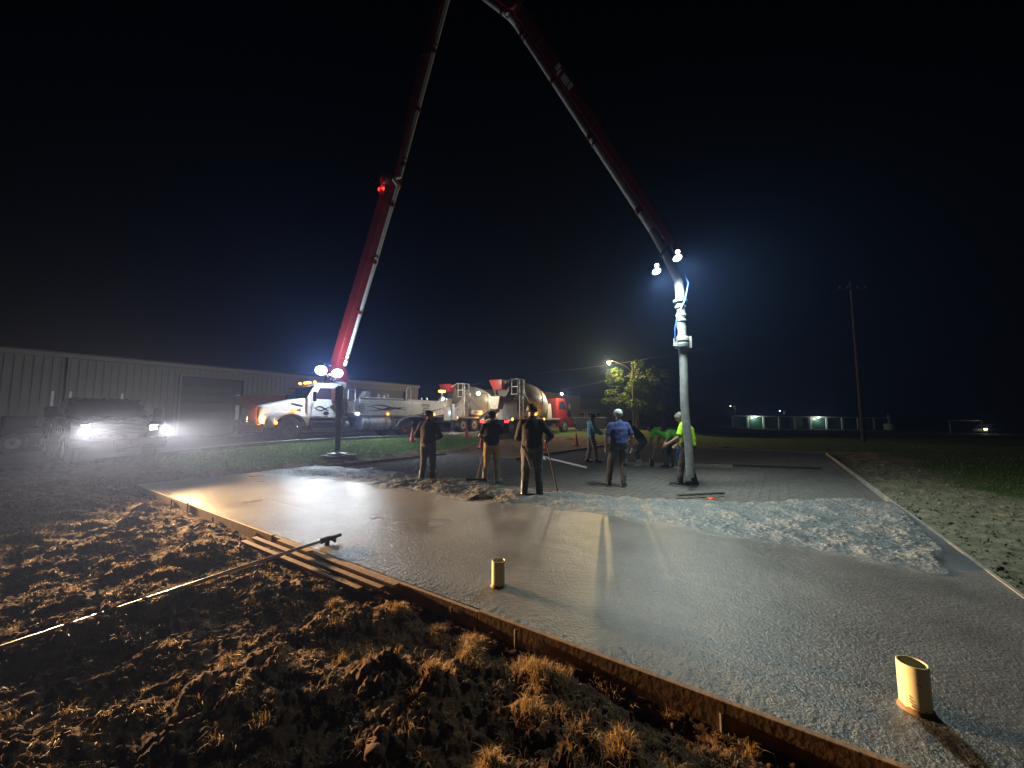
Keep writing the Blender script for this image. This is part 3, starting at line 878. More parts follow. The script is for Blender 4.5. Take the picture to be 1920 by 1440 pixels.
def pump_truck():
    loc = W(-7.6, 6.3, 0.634); rz = math.atan2(-VY, -VX)
    root = thing('concrete_pump_truck', 'white concrete pump truck with tall red boom and blazing floodlights on the road', 'pump truck', loc, rz)
    I = inv_of(loc, rz)
    P = lambda *a: I @ Vector(a)
    # chassis
    m = MB()
    for s in (-1, 1): m.box((-4.9, s*0.42, 0.98), (11.6, 0.09, 0.26))
    for x in (0.6, -1.5, -3.4, -5.4, -7.3, -9.6): m.box((x, 0, 0.98), (0.14, 0.76, 0.2))
    m.box((0, 0, 0.55), (0.14, 1.7, 0.14)); m.box((-6.6, 0, 0.52), (0.2, 1.7, 0.2)); m.box((-8.0, 0, 0.52), (0.2, 1.7, 0.2))
    m.build('chassis', 'black_metal', root)
    for s in (-1, 1):
        wheel(root, (0, s*1.03, 0.54), 0.54, 0.36, s, 'chrome')
        wheel(root, (-6.6, s*0.95, 0.52), 0.52, 0.52, s, 'chrome')
        wheel(root, (-8.0, s*0.95, 0.52), 0.52, 0.52, s, 'chrome')
    # bumper
    bp = MB().prism([(1.12, 0.42), (1.30, 0.46), (1.32, 0.76), (1.12, 0.80)], -1.15, 1.15).build('bumper', 'orange_paint', root, bevel=0.03)
    MB().box((1.32, 0, 0.83), (0.10, 1.9, 0.07)).build('step_bar', 'black_metal', bp, bevel=0.02)
    # hood, tapering forward
    hood = MB().hull8([(1.10, -0.62, 0.92), (-0.80, -0.95, 1.10), (-0.80, 0.95, 1.10), (1.10, 0.62, 0.92), (1.02, -0.55, 1.56), (-0.80, -0.84, 2.02), (-0.80, 0.84, 2.02), (1.02, 0.55, 1.56)])
    h = hood.build('hood', 'white_paint', root, bevel=0.07)
    v = MB()
    for s in (-1, 1): v.box((-0.35, s*0.93, 1.66), (0.55, 0.05, 0.10), Matrix.Rotation(R(-12), 3, 'Y'))
    v.build('air_intake', 'black_metal', h, bevel=0.015)
    g = MB().box((1.10, 0, 1.24), (0.06, 1.02, 0.66)).build('grille', 'black_metal', root, bevel=0.02)
    gb = MB()
    for k in range(9): gb.box((1.14, -0.44+k*0.11, 1.24), (0.03, 0.035, 0.60))
    gb.box((1.14, 0, 1.57), (0.05, 1.08, 0.05)); gb.box((1.14, 0, 0.92), (0.05, 1.08, 0.05))
    gb.build('grille_bars', 'orange_paint', g)
    # fenders with a wheel arch
    for s in (-1, 1):
        arch = [(math.cos(a)*0.68, 0.54+math.sin(a)*0.68) for a in np.linspace(R(5), R(172), 18)]
        poly = [(1.08, 0.62)] + [(0.98, 0.62)] + [(0.70, 0.62)] + arch + [(-0.80, 0.66), (-0.86, 1.02), (-0.60, 1.30), (0.0, 1.38), (0.55, 1.32), (0.95, 1.14), (1.10, 0.95)]
        f = MB().prism(poly, s*0.66, s*1.20).build('fender', 'white_paint', root, smooth=35, bevel=0.02)
        ed = MB().tube([(p[0]*1.01, s*1.205, p[1]) for p in arch], 0.022, 6).build('arch_trim', 'black_metal', f)
        hl = MB().hull8([(1.06, s*0.66, 0.84), (0.72, s*1.20, 0.90), (0.72, s*1.215, 0.91), (1.12, s*0.66, 0.84), (1.04, s*0.66, 1.12), (0.70, s*1.18, 1.14), (0.70, s*1.20, 1.14), (1.10, s*0.66, 1.12)])
        hl.build('headlight', 'lamp_warm', root, bevel=0.01)
        MB().lathe([(0.0, 0), (0.06, 0.01), (0.07, 0.04), (0.05, 0.08), (0, 0.09)], 12, Matrix.Translation((0.66, s*1.20, 0.82)) @ Matrix.Rotation(R(-90*s), 4, 'X')).build('marker_light', 'lamp_amber', root, smooth=60)
        MB().lathe([(0.0, 0), (0.09, 0.01), (0.10, 0.04), (0.07, 0.09), (0, 0.10)], 12, Matrix.Translation((-0.10, s*1.19, 1.46)) @ Matrix.Rotation(R(-90*s), 4, 'X')).build('marker_light', 'lamp_amber_hot', root, smooth=60)
    lamp('headlamp_glow', root, (1.35, 0.9, 1.0), 22, (1.0, 0.55, 0.2), size=0.1)
    lamp('marker_glow', root, (-0.1, 1.5, 1.5), 8, (1.0, 0.4, 0.08), size=0.06)
    # cab
    prof = [(-0.80, 1.02), (-0.80, 1.98), (-1.18, 2.66), (-1.34, 2.80), (-2.28, 2.82), (-2.42, 2.70), (-2.42, 1.02)]
    cb = MB().prism(prof, -1.02, 1.02).build('cab', 'white_paint', root, bevel=0.05)
    ws = MB().hull8([(-0.775, -0.90, 1.98), (-0.815, -0.90, 2.0), (-0.815, 0.90, 2.0), (-0.775, 0.90, 1.98), (-1.135, -0.86, 2.63), (-1.17, -0.86, 2.63), (-1.17, 0.86, 2.63), (-1.135, 0.86, 2.63)]).build('windshield', 'glass', root)
    MB().prism([(-1.0, 2.60), (-0.82, 2.52), (-0.80, 2.55), (-1.2, 2.76)], -0.98, 0.98).build('sun_visor', 'dark_grey', root, bevel=0.008)
    for s in (-1, 1):
        dr = MB().prism([(-0.98, 1.08), (-0.98, 1.98), (-1.30, 2.60), (-2.12, 2.62), (-2.12, 1.08)], s*1.022, s*1.045).build('door', 'white_paint', root, bevel=0.008)
        MB().prism([(-1.08, 1.98), (-1.36, 2.53), (-2.04, 2.55), (-2.04, 1.98)], s*1.046, s*1.052).build('window', 'glass', dr)
        MB().box((-2.0, s*1.075, 1.66), (0.16, 0.05, 0.05)).build('handle', 'chrome', dr, bevel=0.01)
        gh = MB().tube([(-2.26, s*1.03, 1.2), (-2.26, s*1.10, 1.25), (-2.26, s*1.10, 2.3), (-2.26, s*1.03, 2.35)], 0.018, 8).build('grab_handle', 'chrome', root, smooth=40)
        mi = MB().box((-0.95, s*1.38, 2.08), (0.10, 0.22, 0.46)).build('mirror', 'black_metal', root, bevel=0.03)
        MB().tube([(-1.05, s*1.04, 2.4), (-0.98, s*1.32, 2.36), (-0.98, s*1.32, 1.82), (-1.05, s*1.04, 1.78)], 0.015, 8).build('mirror_arm', 'chrome', mi, smooth=40)
        b = MB()
        ribbon(b, [(-1.15-0.75*t, 1.52+0.09*math.sin(t*5.2)) for t in np.linspace(0, 1, 24)], lambda t: 0.010+0.028*math.sin(math.pi*t), s*1.047, s*0.004)
        ribbon(b, [(-1.15-0.75*t, 1.50+0.09*math.sin(t*5.2+2.6)) for t in np.linspace(0, 1, 24)], lambda t: 0.008+0.02*math.sin(math.pi*t), s*1.047, s*0.005)
        b.lathe([(0.0, 0), (0.13, 0), (0.13, 0.006), (0, 0.006)], 20, Matrix.Translation((-1.72, s*1.046, 1.28)) @ Matrix.Rotation(R(-90*s), 4, 'X') @ Matrix.Diagonal((1.15, 0.7, 1, 1)))
        b.box((-1.72, s*1.048, 1.13), (0.2, 0.006, 0.03)); b.box((-1.3, s*1.048, 1.12), (0.34, 0.006, 0.022))
        b.build('graphic', 'graphic_dark', dr)
        # steps and tanks under the cab
        st = MB().box((-1.72, s*0.98, 0.70), (1.55, 0.46, 0.50)).build('tool_box', 'chrome', root, bevel=0.04)
        k = MB(); k.box((-1.6, s*1.23, 0.86), (1.2, 0.05, 0.05)); k.box((-1.6, s*1.23, 0.52), (1.3, 0.06, 0.05)); k.build('step', 'steel', st, bevel=0.01)
        MB().cyl((-2.55, s*0.98, 0.70), (-2.86, s*0.98, 0.70), 0.26, n=24).build('air_tank', 'steel', root, smooth=40, bevel=0.03)
        ft = MB().cyl((-3.75, s*0.82, 0.78), (-5.55, s*0.82, 0.78), 0.40, n=32).build('fuel_tank', 'pipe_grey', root, smooth=40, bevel=0.04)
        tk = MB()
        for x in (-4.1, -5.2): tk.lathe([(0.41, -0.03), (0.425, -0.03), (0.425, 0.03), (0.41, 0.03)], 28, Matrix.Translation((x, s*0.82, 0.78)) @ Matrix.Rotation(R(90), 4, 'Y'))
        tk.build('strap', 'steel', ft, smooth=40)
        MB().box((-5.95, s*1.0, 0.62), (0.10, 0.4, 0.6)).build('mud_guard', 'dark_grey', root)
        bx = MB().box((-5.90, s*1.12, 0.72), (0.52, 0.10, 0.62)).build('side_locker', 'mid_grey', root, bevel=0.015)
        arch = [(-7.3+math.cos(a)*1.42, 0.50+math.sin(a)*0.66) for a in np.linspace(R(8), R(172), 22)]
        fe = MB()
        for i in range(len(arch)-1):
            a, c = arch[i], arch[i+1]
            fe.bar((a[0], s*0.98, a[1]), (c[0], s*0.98, c[1]), 0.58, 0.03)
        fe.build('rear_fender', 'pipe_grey', root)
    for y in (-0.72, -0.24, 0.0, 0.24, 0.72):
        MB().lathe([(0.0, 0.0), (0.065, 0.0), (0.065, 0.05), (0.04, 0.11), (0, 0.12)], 12, Matrix.Translation((-1.30, y, 2.80)) @ Matrix.Rotation(R(60), 4, 'Y')).build('roof_light', 'lamp_amber_hot', root, smooth=60)
    lamp('roof_light_glow', root, (-1.0, 0, 3.05), 5, (1.0, 0.4, 0.05), size=0.15)
    # pedestal and turret
    tp = P(-9.53, 20.67, 4.4)
    MB().lathe([(0.62, 1.10), (0.62, 1.45), (0.46, 1.60), (0.42, 2.6), (0.52, 2.75), (0.52, 2.95), (0.36, 3.0)], 28, Matrix.Translation((tp.x, tp.y, 0))).build('pedestal', 'pipe_grey', root, smooth=35)
    tu = MB()
    for s in (-1, 1): tu.prism([(-0.5, 2.95), (0.45, 2.95), (0.25, tp.z+0.05), (-0.15, tp.z+0.15), (-0.4, 3.6)], s*0.30, s*0.38)
    tu.xf(Matrix.Translation((tp.x, tp.y, 0)))
    tu.build('turret', 'boom_red', root, bevel=0.01)
    # deck body
    for s in (-1, 1):
        pn = MB().prism([(-3.55, 1.22), (-3.50, 2.06), (-7.05, 2.10), (-7.05, 1.22)], s*1.10, s*1.16).build('side_panel', 'white_paint', root, bevel=0.012)
        p2 = MB().prism([(-7.10, 1.22), (-7.10, 2.08), (-9.70, 2.02), (-9.85, 1.86), (-9.85, 1.32), (-9.2, 1.22)], s*1.11, s*1.17).build('side_panel', 'white_paint', root, bevel=0.012)
        for ph, z0, tilt in ((0.0, 1.66, 0.0), (2.2, 1.62, 0.02), (4.0, 1.58, -0.03)):
            b = MB()
            ribbon(b, [(-4.0-2.7*t, z0+0.13*math.sin(t*5.6+ph)*(1-0.45*t)+tilt*t) for t in np.linspace(0, 1, 40)], lambda t: 0.006+0.034*math.sin(math.pi*t)**1.5, s*1.164, s*0.004)
            b.build('graphic', 'graphic_dark', pn)
        b = MB()
        b.prism([(-7.2, 1.24), (-9.6, 1.72), (-9.6, 1.66), (-7.9, 1.24)], s*1.171, s*1.176)
        b.build('graphic', 'mid_grey', p2)
    ry = (R(90), 0, R(180))
    text('DICKE', root, (-8.15, 1.176, 1.86), ry, 0.24, 'graphic_dark', bold=0.006, shear=0.2)
    for k, row in enumerate(('CONCRETE', '800-300-800', '800-300-800')):
        text(row, root, (-8.2, 1.176, 1.68-0.135*k), ry, 0.105, 'graphic_dark', bold=0.004)
    MB().box((-6.6, 0, 1.16), (6.4, 2.2, 0.08)).build('deck', 'mid_grey', root)
    MB().box((-5.4, 0, 1.70), (3.2, 1.2, 0.85)).build('pump_cell', 'mid_grey', root, bevel=0.03)
    lv = MB()
    for k in range(5): lv.box((-3.62, 1.02, 1.35+k*0.11), (0.34, 0.34, 0.05))
    lv.build('louvre', 'steel', root, bevel=0.01)
    MB().box((-3.0, 1.02, 1.62), (0.42, 0.30, 0.62)).build('control_box', 'mixer_beige', root, bevel=0.02)
    MB().tube([(-3.25, 1.10, 1.2), (-3.25, 1.10, 2.55), (-2.85, 1.10, 2.55), (-2.85, 1.10, 1.95)], 0.022, 8).build('hand_rail', 'white_paint', root, smooth=40)
    MB().tube([(-6.75, 1.0, 2.05), (-6.75, 1.0, 2.75), (-6.85, 1.0, 2.92), (-7.0, 1.0, 2.92), (-7.1, 1.0, 2.75), (-7.1, 1.0, 2.05)], 0.025, 8).build('grab_hoop', 'pipe_grey', root, smooth=40)
    MB().tube([(-3.6, 0.95, 2.16), (-6.6, 0.95, 2.18)], 0.05, 10).build('deck_pipe', 'pipe_grey', root, smooth=40)
    MB().tube([(-6.9, 1.05, 2.14), (-9.3, 1.05, 2.10), (-9.6, 1.05, 2.22), (-9.7, 1.05, 2.5)], 0.07, 12).build('deck_pipe', 'white_paint', root, smooth=40)
    vl = MB()
    for x, y in ((-5.0, 0.7), (-5.25, 0.85), (-5.6, 0.75), (-4.3, 0.5), (-8.4, 0.5), (-8.7, 0.7), (-9.0, 0.4)):
        vl.cyl((x, y, 2.0), (x+random.uniform(-.1, .1), y, 2.32+random.uniform(0, .15)), 0.05, n=8); vl.box((x, y, 2.2), (0.16, 0.1, 0.08))
    vl.build('valve_block', 'steel', root)
    MB().prism([(-3.9, 2.1), (-4.35, 2.1), (-4.45, 2.5), (-4.2, 2.55)], 0.3, 0.75).build('oil_cooler', 'mid_grey', root, bevel=0.02)
    for x in (-5.3, -8.9):
        MB().lathe([(0.0, 0), (0.07, 0.0), (0.075, 0.04), (0.05, 0.08), (0, 0.09)], 12, Matrix.Translation((x, 1.17, 1.28)) @ Matrix.Rotation(R(-90), 4, 'X')).build('marker_light', 'lamp_amber', root, smooth=60)
    MB().box((-9.80, 1.19, 1.42), (0.14, 0.05, 0.12)).build('tail_light', 'lamp_red', root, bevel=0.01)
    # hopper at the tail
    hp = MB().hull8([(-9.95, -0.75, 0.75), (-10.9, -0.75, 0.75), (-10.9, 0.75, 0.75), (-9.95, 0.75, 0.75), (-9.75, -1.15, 1.75), (-11.3, -1.15, 1.75), (-11.3, 1.15, 1.75), (-9.75, 1.15, 1.75)]).build('hopper', 'mid_grey', root, bevel=0.03)
    gr = MB()
    for k in range(9): gr.box((-9.9-k*0.16, 0, 1.79), (0.03, 2.2, 0.05))
    gr.build('grate', 'steel', hp)
    MB().box((-10.4, 1.19, 1.35), (1.3, 0.06, 0.9)).build('splash_guard', 'pipe_grey', root, bevel=0.015)
    bc = MB().cyl((-9.75, 1.0, 2.0), (-9.75, 1.0, 2.78), 0.025, n=8).build('beacon_post', 'white_paint', root)
    MB().box((-9.75, 1.0, 2.86), (0.42, 0.30, 0.15)).build('beacon', 'lamp_amber_hot', bc, bevel=0.03)
    wl = MB().box((-10.4, 1.30, 1.42), (0.26, 0.10, 0.16)).build('work_light', 'lamp_white', root, bevel=0.02)
    lamp('work_lamp', root, (-10.4, 1.5, 1.42), 90, (0.85, 0.95, 1.0), 'SPOT', 0.06, aim=(-10.0, 6, 0.2), spot=R(140), blend=0.8)
    w2 = MB().box((-3.3, 1.30, 1.28), (0.18, 0.10, 0.14)).build('work_light', 'lamp_white', root, bevel=0.02)
    lamp('work_lamp', root, (-3.3, 1.55, 1.28), 420, (0.85, 0.95, 1.0), 'SPOT', 0.12, aim=(-2.8, 5.0, 0.0), spot=R(130), blend=0.8)
    # outriggers
    def outrigger(hinge, foot, ztop, zfoot, arm_m):
        e = bpy.data.objects.new('outrigger', None); COL.objects.link(e); e.parent = root
        if arm_m:
            MB().bar((hinge[0], hinge[1], hinge[2]), (foot[0], foot[1], ztop-0.30), 0.32, 0.62, w2=0.28, h2=0.52).build('arm', arm_m, e, bevel=0.02)
            d = Vector((foot[0]-hinge[0], foot[1]-hinge[1]))
            MB().bar((hinge[0]+d.x*0.6, hinge[1]+d.y*0.6, 1.25), (foot[0]-d.x*0.06, foot[1]-d.y*0.06, ztop-0.6), 0.10, 0.12).build('brace', arm_m, e, bevel=0.01)
        MB().box((foot[0], foot[1], (ztop+0.95)/2), (0.19, 0.19, ztop-0.95)).build('leg_sleeve', 'pipe_grey', e, bevel=0.02)
        MB().box((foot[0], foot[1], (1.1+zfoot+0.12)/2), (0.14, 0.14, 1.1-zfoot-0.12)).build('leg', 'dark_grey', e, bevel=0.01)
        MB().lathe([(0.0, zfoot+0.04), (0.34, zfoot+0.04), (0.34, zfoot+0.10), (0.12, zfoot+0.14), (0.1, zfoot+0.2)], 20, Matrix.Translation((foot[0], foot[1], 0))).build('foot_pad', 'pipe_grey', e, smooth=30)
        for k in range(3):
            MB().box((foot[0], foot[1]-0.32+0.32*k, zfoot+0.0), (1.0, 0.29, 0.09)).build('cribbing', 'timber_grey', e, bevel=0.008)
    g1 = W(-1.7, 5.8); f1 = P(g1.x, g1.y, 0); outrigger((-2.2, 0.95, 2.2), (f1.x, f1.y), 2.25, gz(g1.x, g1.y)+0.05-0.634, 'boom_red')
    outrigger((-2.2, -0.95, 2.0), (-0.25, -5.7), 2.36, 0.06, 'orange_paint')
    g3 = P(-3.75, 24.2, 0); outrigger((-9.0, 1.0, 1.2), (g3.x, g3.y), 1.95, gz(-3.75, 24.2)+0.04-0.634, None)
    # floodlights on the turret
    fl = [(-9.42, 18.8, 3.95), (-8.62, 18.8, 3.95)]
    br = MB().tube([P(-9.6, 18.95, 3.82), P(-8.4, 18.95, 3.82)], 0.035, 8)
    br.bar(P(-9.53, 20.5, 3.7), P(-9.1, 18.95, 3.82), 0.08, 0.08)
    br = br.build('flood_bracket', 'steel', root, smooth=40)
    for p, dirw, pw in ((fl[0], Vector((0.45, -0.80, 0.42)), FLOOD_W*1.15), (fl[1], Vector((0.50, -0.82, -0.85)), FLOOD_W)):
        p = Vector(p); dirw.normalize()
        a = P(*p); b = P(*(p+dirw*0.12))
        h_ = MB().cyl(a, b, 0.15, 0.27, n=20).build('floodlight', 'black_metal', root, smooth=40)
        MB().cyl(P(*(p+dirw*0.121)), P(*(p+dirw*0.14)), 0.255, n=20).build('lens', 'lamp_white', h_, smooth=40)
        q = p+dirw*0.40
        lamp('flood_lamp', root, P(*q), pw, (0.72, 0.86, 1.0), 'POINT' if dirw.z > 0 else 'SPOT', 0.22, aim=P(*(q+dirw)), spot=R(120), blend=1.0)
    # boom: four sections folded up and over the slab
    J = [Vector((-9.53, 20.67, 4.4)), Vector((-5.76, 17.32, 12.9)), Vector((-2.58, 14.50, 20.92)), Vector((0.307, 11.94, 15.56)), Vector((3.74, 8.89, 6.05))]
    hd = Vector((J[4].x-J[0].x, J[4].y-J[0].y, 0)).normalized()
    side = hd.cross(Vector((0, 0, 1))).normalized()      # sideways out of the boom's plane
    dims = [(0.44, 0.84, 0.40, 0.66), (0.36, 0.60, 0.32, 0.46), (0.30, 0.44, 0.28, 0.38), (0.27, 0.40, 0.20, 0.22)]
    lat = [0.0, -0.12, 0.12, 0.02]
    pipe_off = [(0.86, 0.80), (0.50, 0.42), (0.38, 0.36), (0.36, 0.22)]
    secs = []
    for i in range(4):
        a, b = J[i]+side*lat[i], J[i+1]+side*lat[i]
        d = (b-a).normalized()
        inn = side.cross(d).normalized()
        # the delivery pipe runs on the inner, lower face of the fold
        tgt = Vector(((J[0].x+J[4].x)/2, (J[0].y+J[4].y)/2, 4.0))
        if inn.dot(tgt-(a+b)/2) < 0: inn = -inn
        w1, h1, w2, h2 = dims[i]
        La, Lb = I @ a, I @ b
        upl = (I.to_3x3() @ inn)
        sc = MB().bar(La, Lb, w1, h1, up=upl, w2=w2, h2=h2).build('boom_section', 'boom_red', root, bevel=0.03)
        secs.append(sc)
        # flange plates and reinforcement straps on the box
        st = MB()
        n = 5
        for k in range(1, n):
            t = k/n; p = a.lerp(b, t); hh = h1+(h2-h1)*t; ww = w1+(w2-w1)*t
            MB().bar(I @ (p-d*0.05), I @ (p+d*0.05), ww+0.03, hh+0.03, up=upl).build('stiffener', 'boom_red', sc, bevel=0.008)
        # pipe
        o1, o2 = pipe_off[i]
        pa = a+d*0.55+inn*o1; pb = b-d*0.35+inn*o2
        MB().tube([I @ pa, I @ pa.lerp(pb, 0.5), I @ pb], 0.085, 14).build('delivery_pipe', 'pipe_grey', sc, smooth=50)
        for k in range(0, 4):
            cl = MB(); cm = MB()
            t = (0.04, 0.33, 0.62, 0.93)[k]; p = pa.lerp(pb, t); c0 = a.lerp(b, 0.03+t*0.94)
            cl.bar(I @ c0, I @ p, 0.06, 0.10)
            cl.cyl(I @ (p-d*0.08), I @ (p+d*0.08), 0.105, n=12)
            cl.build('pipe_clamp', 'boom_red', sc, smooth=30)
            if k in (0, 2):
                p2 = pa.lerp(pb, t+0.03)
                cm.cyl(I @ (p2-d*0.03), I @ (p2+d*0.03), 0.11, n=12).build('pipe_coupling', 'dark_grey', sc, smooth=30)
        # hydraulic ram on the outer face
        if i < 3:
            ra = a.lerp(b, 0.16)-inn*(h1/2+0.12); rb = a.lerp(b, 0.66)-inn*(h1/2+0.10); rc = a.lerp(b, 0.93)-inn*(h2/2+0.02)
            MB().cyl(I @ ra, I @ rb, 0.085, n=14).build('hydraulic_cylinder', 'mid_grey', sc, smooth=40)
            MB().cyl(I @ rb, I @ rc, 0.045, n=10).build('piston_rod', 'chrome', sc, smooth=40)
        # joint head at the far end
        if i < 3:
            jp = J[i+1]
            MB().cyl(I @ (jp-side*0.42), I @ (jp+side*0.42), 0.30-0.04*i, n=20).build('joint_pin', 'boom_red', root, smooth=40, bevel=0.02)
            e = MB()
            for s in (-0.28, 0.28):
                e.bar(I @ (jp+side*s-d*0.75), I @ (jp+side*s+d*0.28), 0.05, 0.52-0.05*i, up=upl)
            e.build('joint_plate', 'boom_red', root, bevel=0.02)
            ndir = (J[i+2]-J[i+1]).normalized()
            inn2 = side.cross(ndir).normalized()
            tg2 = Vector(((J[0].x+J[4].x)/2, (J[0].y+J[4].y)/2, 4.0))
            if inn2.dot(tg2-(J[i+1]+J[i+2])/2) < 0: inn2 = -inn2
            n1 = J[i+1]+side*lat[i+1]+ndir*0.55+inn2*pipe_off[i+1][0]
            pts = [pb, pb+d*0.25, (pb+d*0.3).lerp(n1-ndir*0.3, 0.33)+side*0.25, (pb+d*0.3).lerp(n1-ndir*0.3, 0.66)+side*0.25, n1-ndir*0.25, n1]
            MB().tube([I @ q for q in pts], 0.09, 12).build('pipe_elbow', 'pipe_grey', root, smooth=60)
    # white lettering plates on the last section
    a, b = J[3], J[4]; d = (b-a).normalized()
    inn = side.cross(d).normalized()
    cp = Vector((0, 0, 1.62))
    sgn = 1 if side.dot(cp-a) > 0 else -1
    dec = MB()
    for t0, t1, off in ((0.335, 0.352, 0.02), (0.358, 0.366, -0.03), (0.385, 0.425, 0.0), (0.432, 0.447, 0.02)):
        pa = a.lerp(b, t0)+side*sgn*0.150+side*0.02; pb = a.lerp(b, t1)+side*sgn*0.150+side*0.02
        dec.bar(I @ (pa+inn*off), I @ (pb+inn*off), 0.012, 0.17, up=I.to_3x3() @ inn)
    dec.build('lettering_plate', 'white_paint', secs[3])
    # red warning lamp at the first joint
    rl = MB().lathe([(0.0, 0), (0.07, 0.0), (0.07, 0.08), (0.04, 0.13), (0, 0.14)], 12, Matrix.Translation(I @ Vector((-6.36, 17.5, 12.55)))).build('warning_light', 'lamp_red', root, smooth=50)
    lamp('warning_lamp', root, I @ Vector((-6.4, 17.25, 12.65)), 6, (1.0, 0.05, 0.03), size=0.06)
    # tip: elbow, reducer, hose and clamps hanging plumb over the base
    tip = J[4]; hx, hy = 3.92, 8.73
    d = (J[4]-J[3]).normalized()
    inn = side.cross(d).normalized()
    if inn.z > 0: inn = -inn
    pe = J[4]+side*0.02-d*0.35+inn*0.22
    MB().tube([I @ q for q in (pe, pe.lerp(Vector((hx-0.12, hy+0.1, 5.25)), 0.6), Vector((hx-0.10, hy+0.09, 5.12)), Vector((hx-0.02, hy+0.02, 4.85)), Vector((hx, hy, 4.55)), Vector((hx, hy, 4.30)))], [0.085, 0.085, 0.09, 0.10, 0.10, 0.09], 14).build('tip_elbow', 'splattered', root, smooth=60)
    e = MB()
    for s in (-0.16, 0.16):
        e.bar(I @ (J[4]+side*s-d*0.3), I @ (J[4]+side*s*0.8+d*0.72), 0.05, 0.16)
    e.build('tip_bracket', 'boom_red', root, bevel=0.015)
    for z, rr in ((4.36, 0.150), (4.22, 0.118), (4.02, 0.112), (3.90, 0.108)):
        MB().lathe([(0.07, z-0.03), (rr, z-0.026), (rr*1.04, z), (rr, z+0.026), (0.07, z+0.03)], 18, Matrix.Translation(I @ Vector((hx, hy, 0)))  ).xf(Matrix.Translation((0, 0, -loc.z*0))).build('hose_clamp', 'splattered', root, smooth=40)
    zz = lambda z: I @ Vector((hx, hy, z))
    MB().tube([I @ Vector((hx+0.012*math.sin(k*1.1), hy+0.008*math.cos(k), 4.3-k*0.09)) for k in range(10)], [0.095+0.008*math.sin(k*2.3) for k in range(10)], 14).build('tip_hose', 'splattered', root, smooth=60)
    co = MB().lathe([(0.09, 3.25), (0.145, 3.25), (0.155, 3.28), (0.155, 3.36), (0.135, 3.37), (0.135, 3.40), (0.155, 3.41), (0.155, 3.48), (0.145, 3.51), (0.09, 3.51)], 20, Matrix.Translation(I @ Vector((hx, hy, 0))))
    co.box(I @ Vector((hx+0.16, hy-0.03, 3.38)), (0.06, 0.10, 0.27)); co.box(I @ Vector((hx-0.16, hy-0.03, 3.38)), (0.06, 0.09, 0.18))
    co.build('pinch_valve', 'splattered', root, smooth=35)
    N = 34
    MB().tube([I @ Vector((hx+0.012*math.sin(k*0.3)+0.05*(k/N)**2, hy-0.04*(k/N)**2, 3.24-k*(3.24-0.33)/N)) for k in range(N+1)], [0.088+0.004*(k % 2) for k in range(N+1)], 18).build('end_hose', 'rubber_hose', root, smooth=60)
    MB().tube([I @ Vector(q) for q in ((hx+0.10, hy-0.05, 5.0), (hx+0.16, hy-0.1, 4.75), (hx+0.05, hy-0.14, 4.35), (hx-0.12, hy-0.14, 4.0), (hx-0.19, hy-0.1, 3.7), (hx-0.18, hy-0.06, 3.46))], 0.018, 8).build('control_hose', 'blue_hose', root, smooth=60)
    # the two boom lamps
    for q, nm in (((3.31, 8.60, 5.10), 0), ((3.66, 8.28, 5.28), 1)):
        q = Vector(q)
        ar = MB().bar(I @ q, I @ (J[4]+d*0.1), 0.04, 0.04).build('lamp_arm', 'steel', root)
        dd = Vector((0.12, -0.42, -0.90)).normalized()
        hh = MB().cyl(I @ q, I @ (q+dd*0.10), 0.06, 0.10, n=16).build('boom_light', 'black_metal', root, smooth=40)
        MB().cyl(I @ (q+dd*0.101), I @ (q+dd*0.115), 0.095, n=16).build('lens', 'lamp_white', hh, smooth=40)
        MB().lathe([(0, -0.05), (0.035, -0.035), (0.05, 0), (0.035, 0.035), (0, 0.05)], 12, Matrix.Translation(I @ (q+Vector((0, -0.10, 0.02))))).build('bulb', 'lamp_white', hh, smooth=60)
        p2 = q+dd*0.33
        aim = BOOM_AIM[nm]
        lamp('boom_lamp', root, I @ p2, BOOM_W, (0.80, 1.0, 0.96), 'SPOT', 0.20, aim=I @ Vector(aim), spot=R(155), blend=0.85)
    return root
FLOOD_W = 900
BOOM_W = 680
BOOM_AIM = [(4.9, 6.4, 0.0), (6.4, 6.2, 0.0)]
pump_truck()

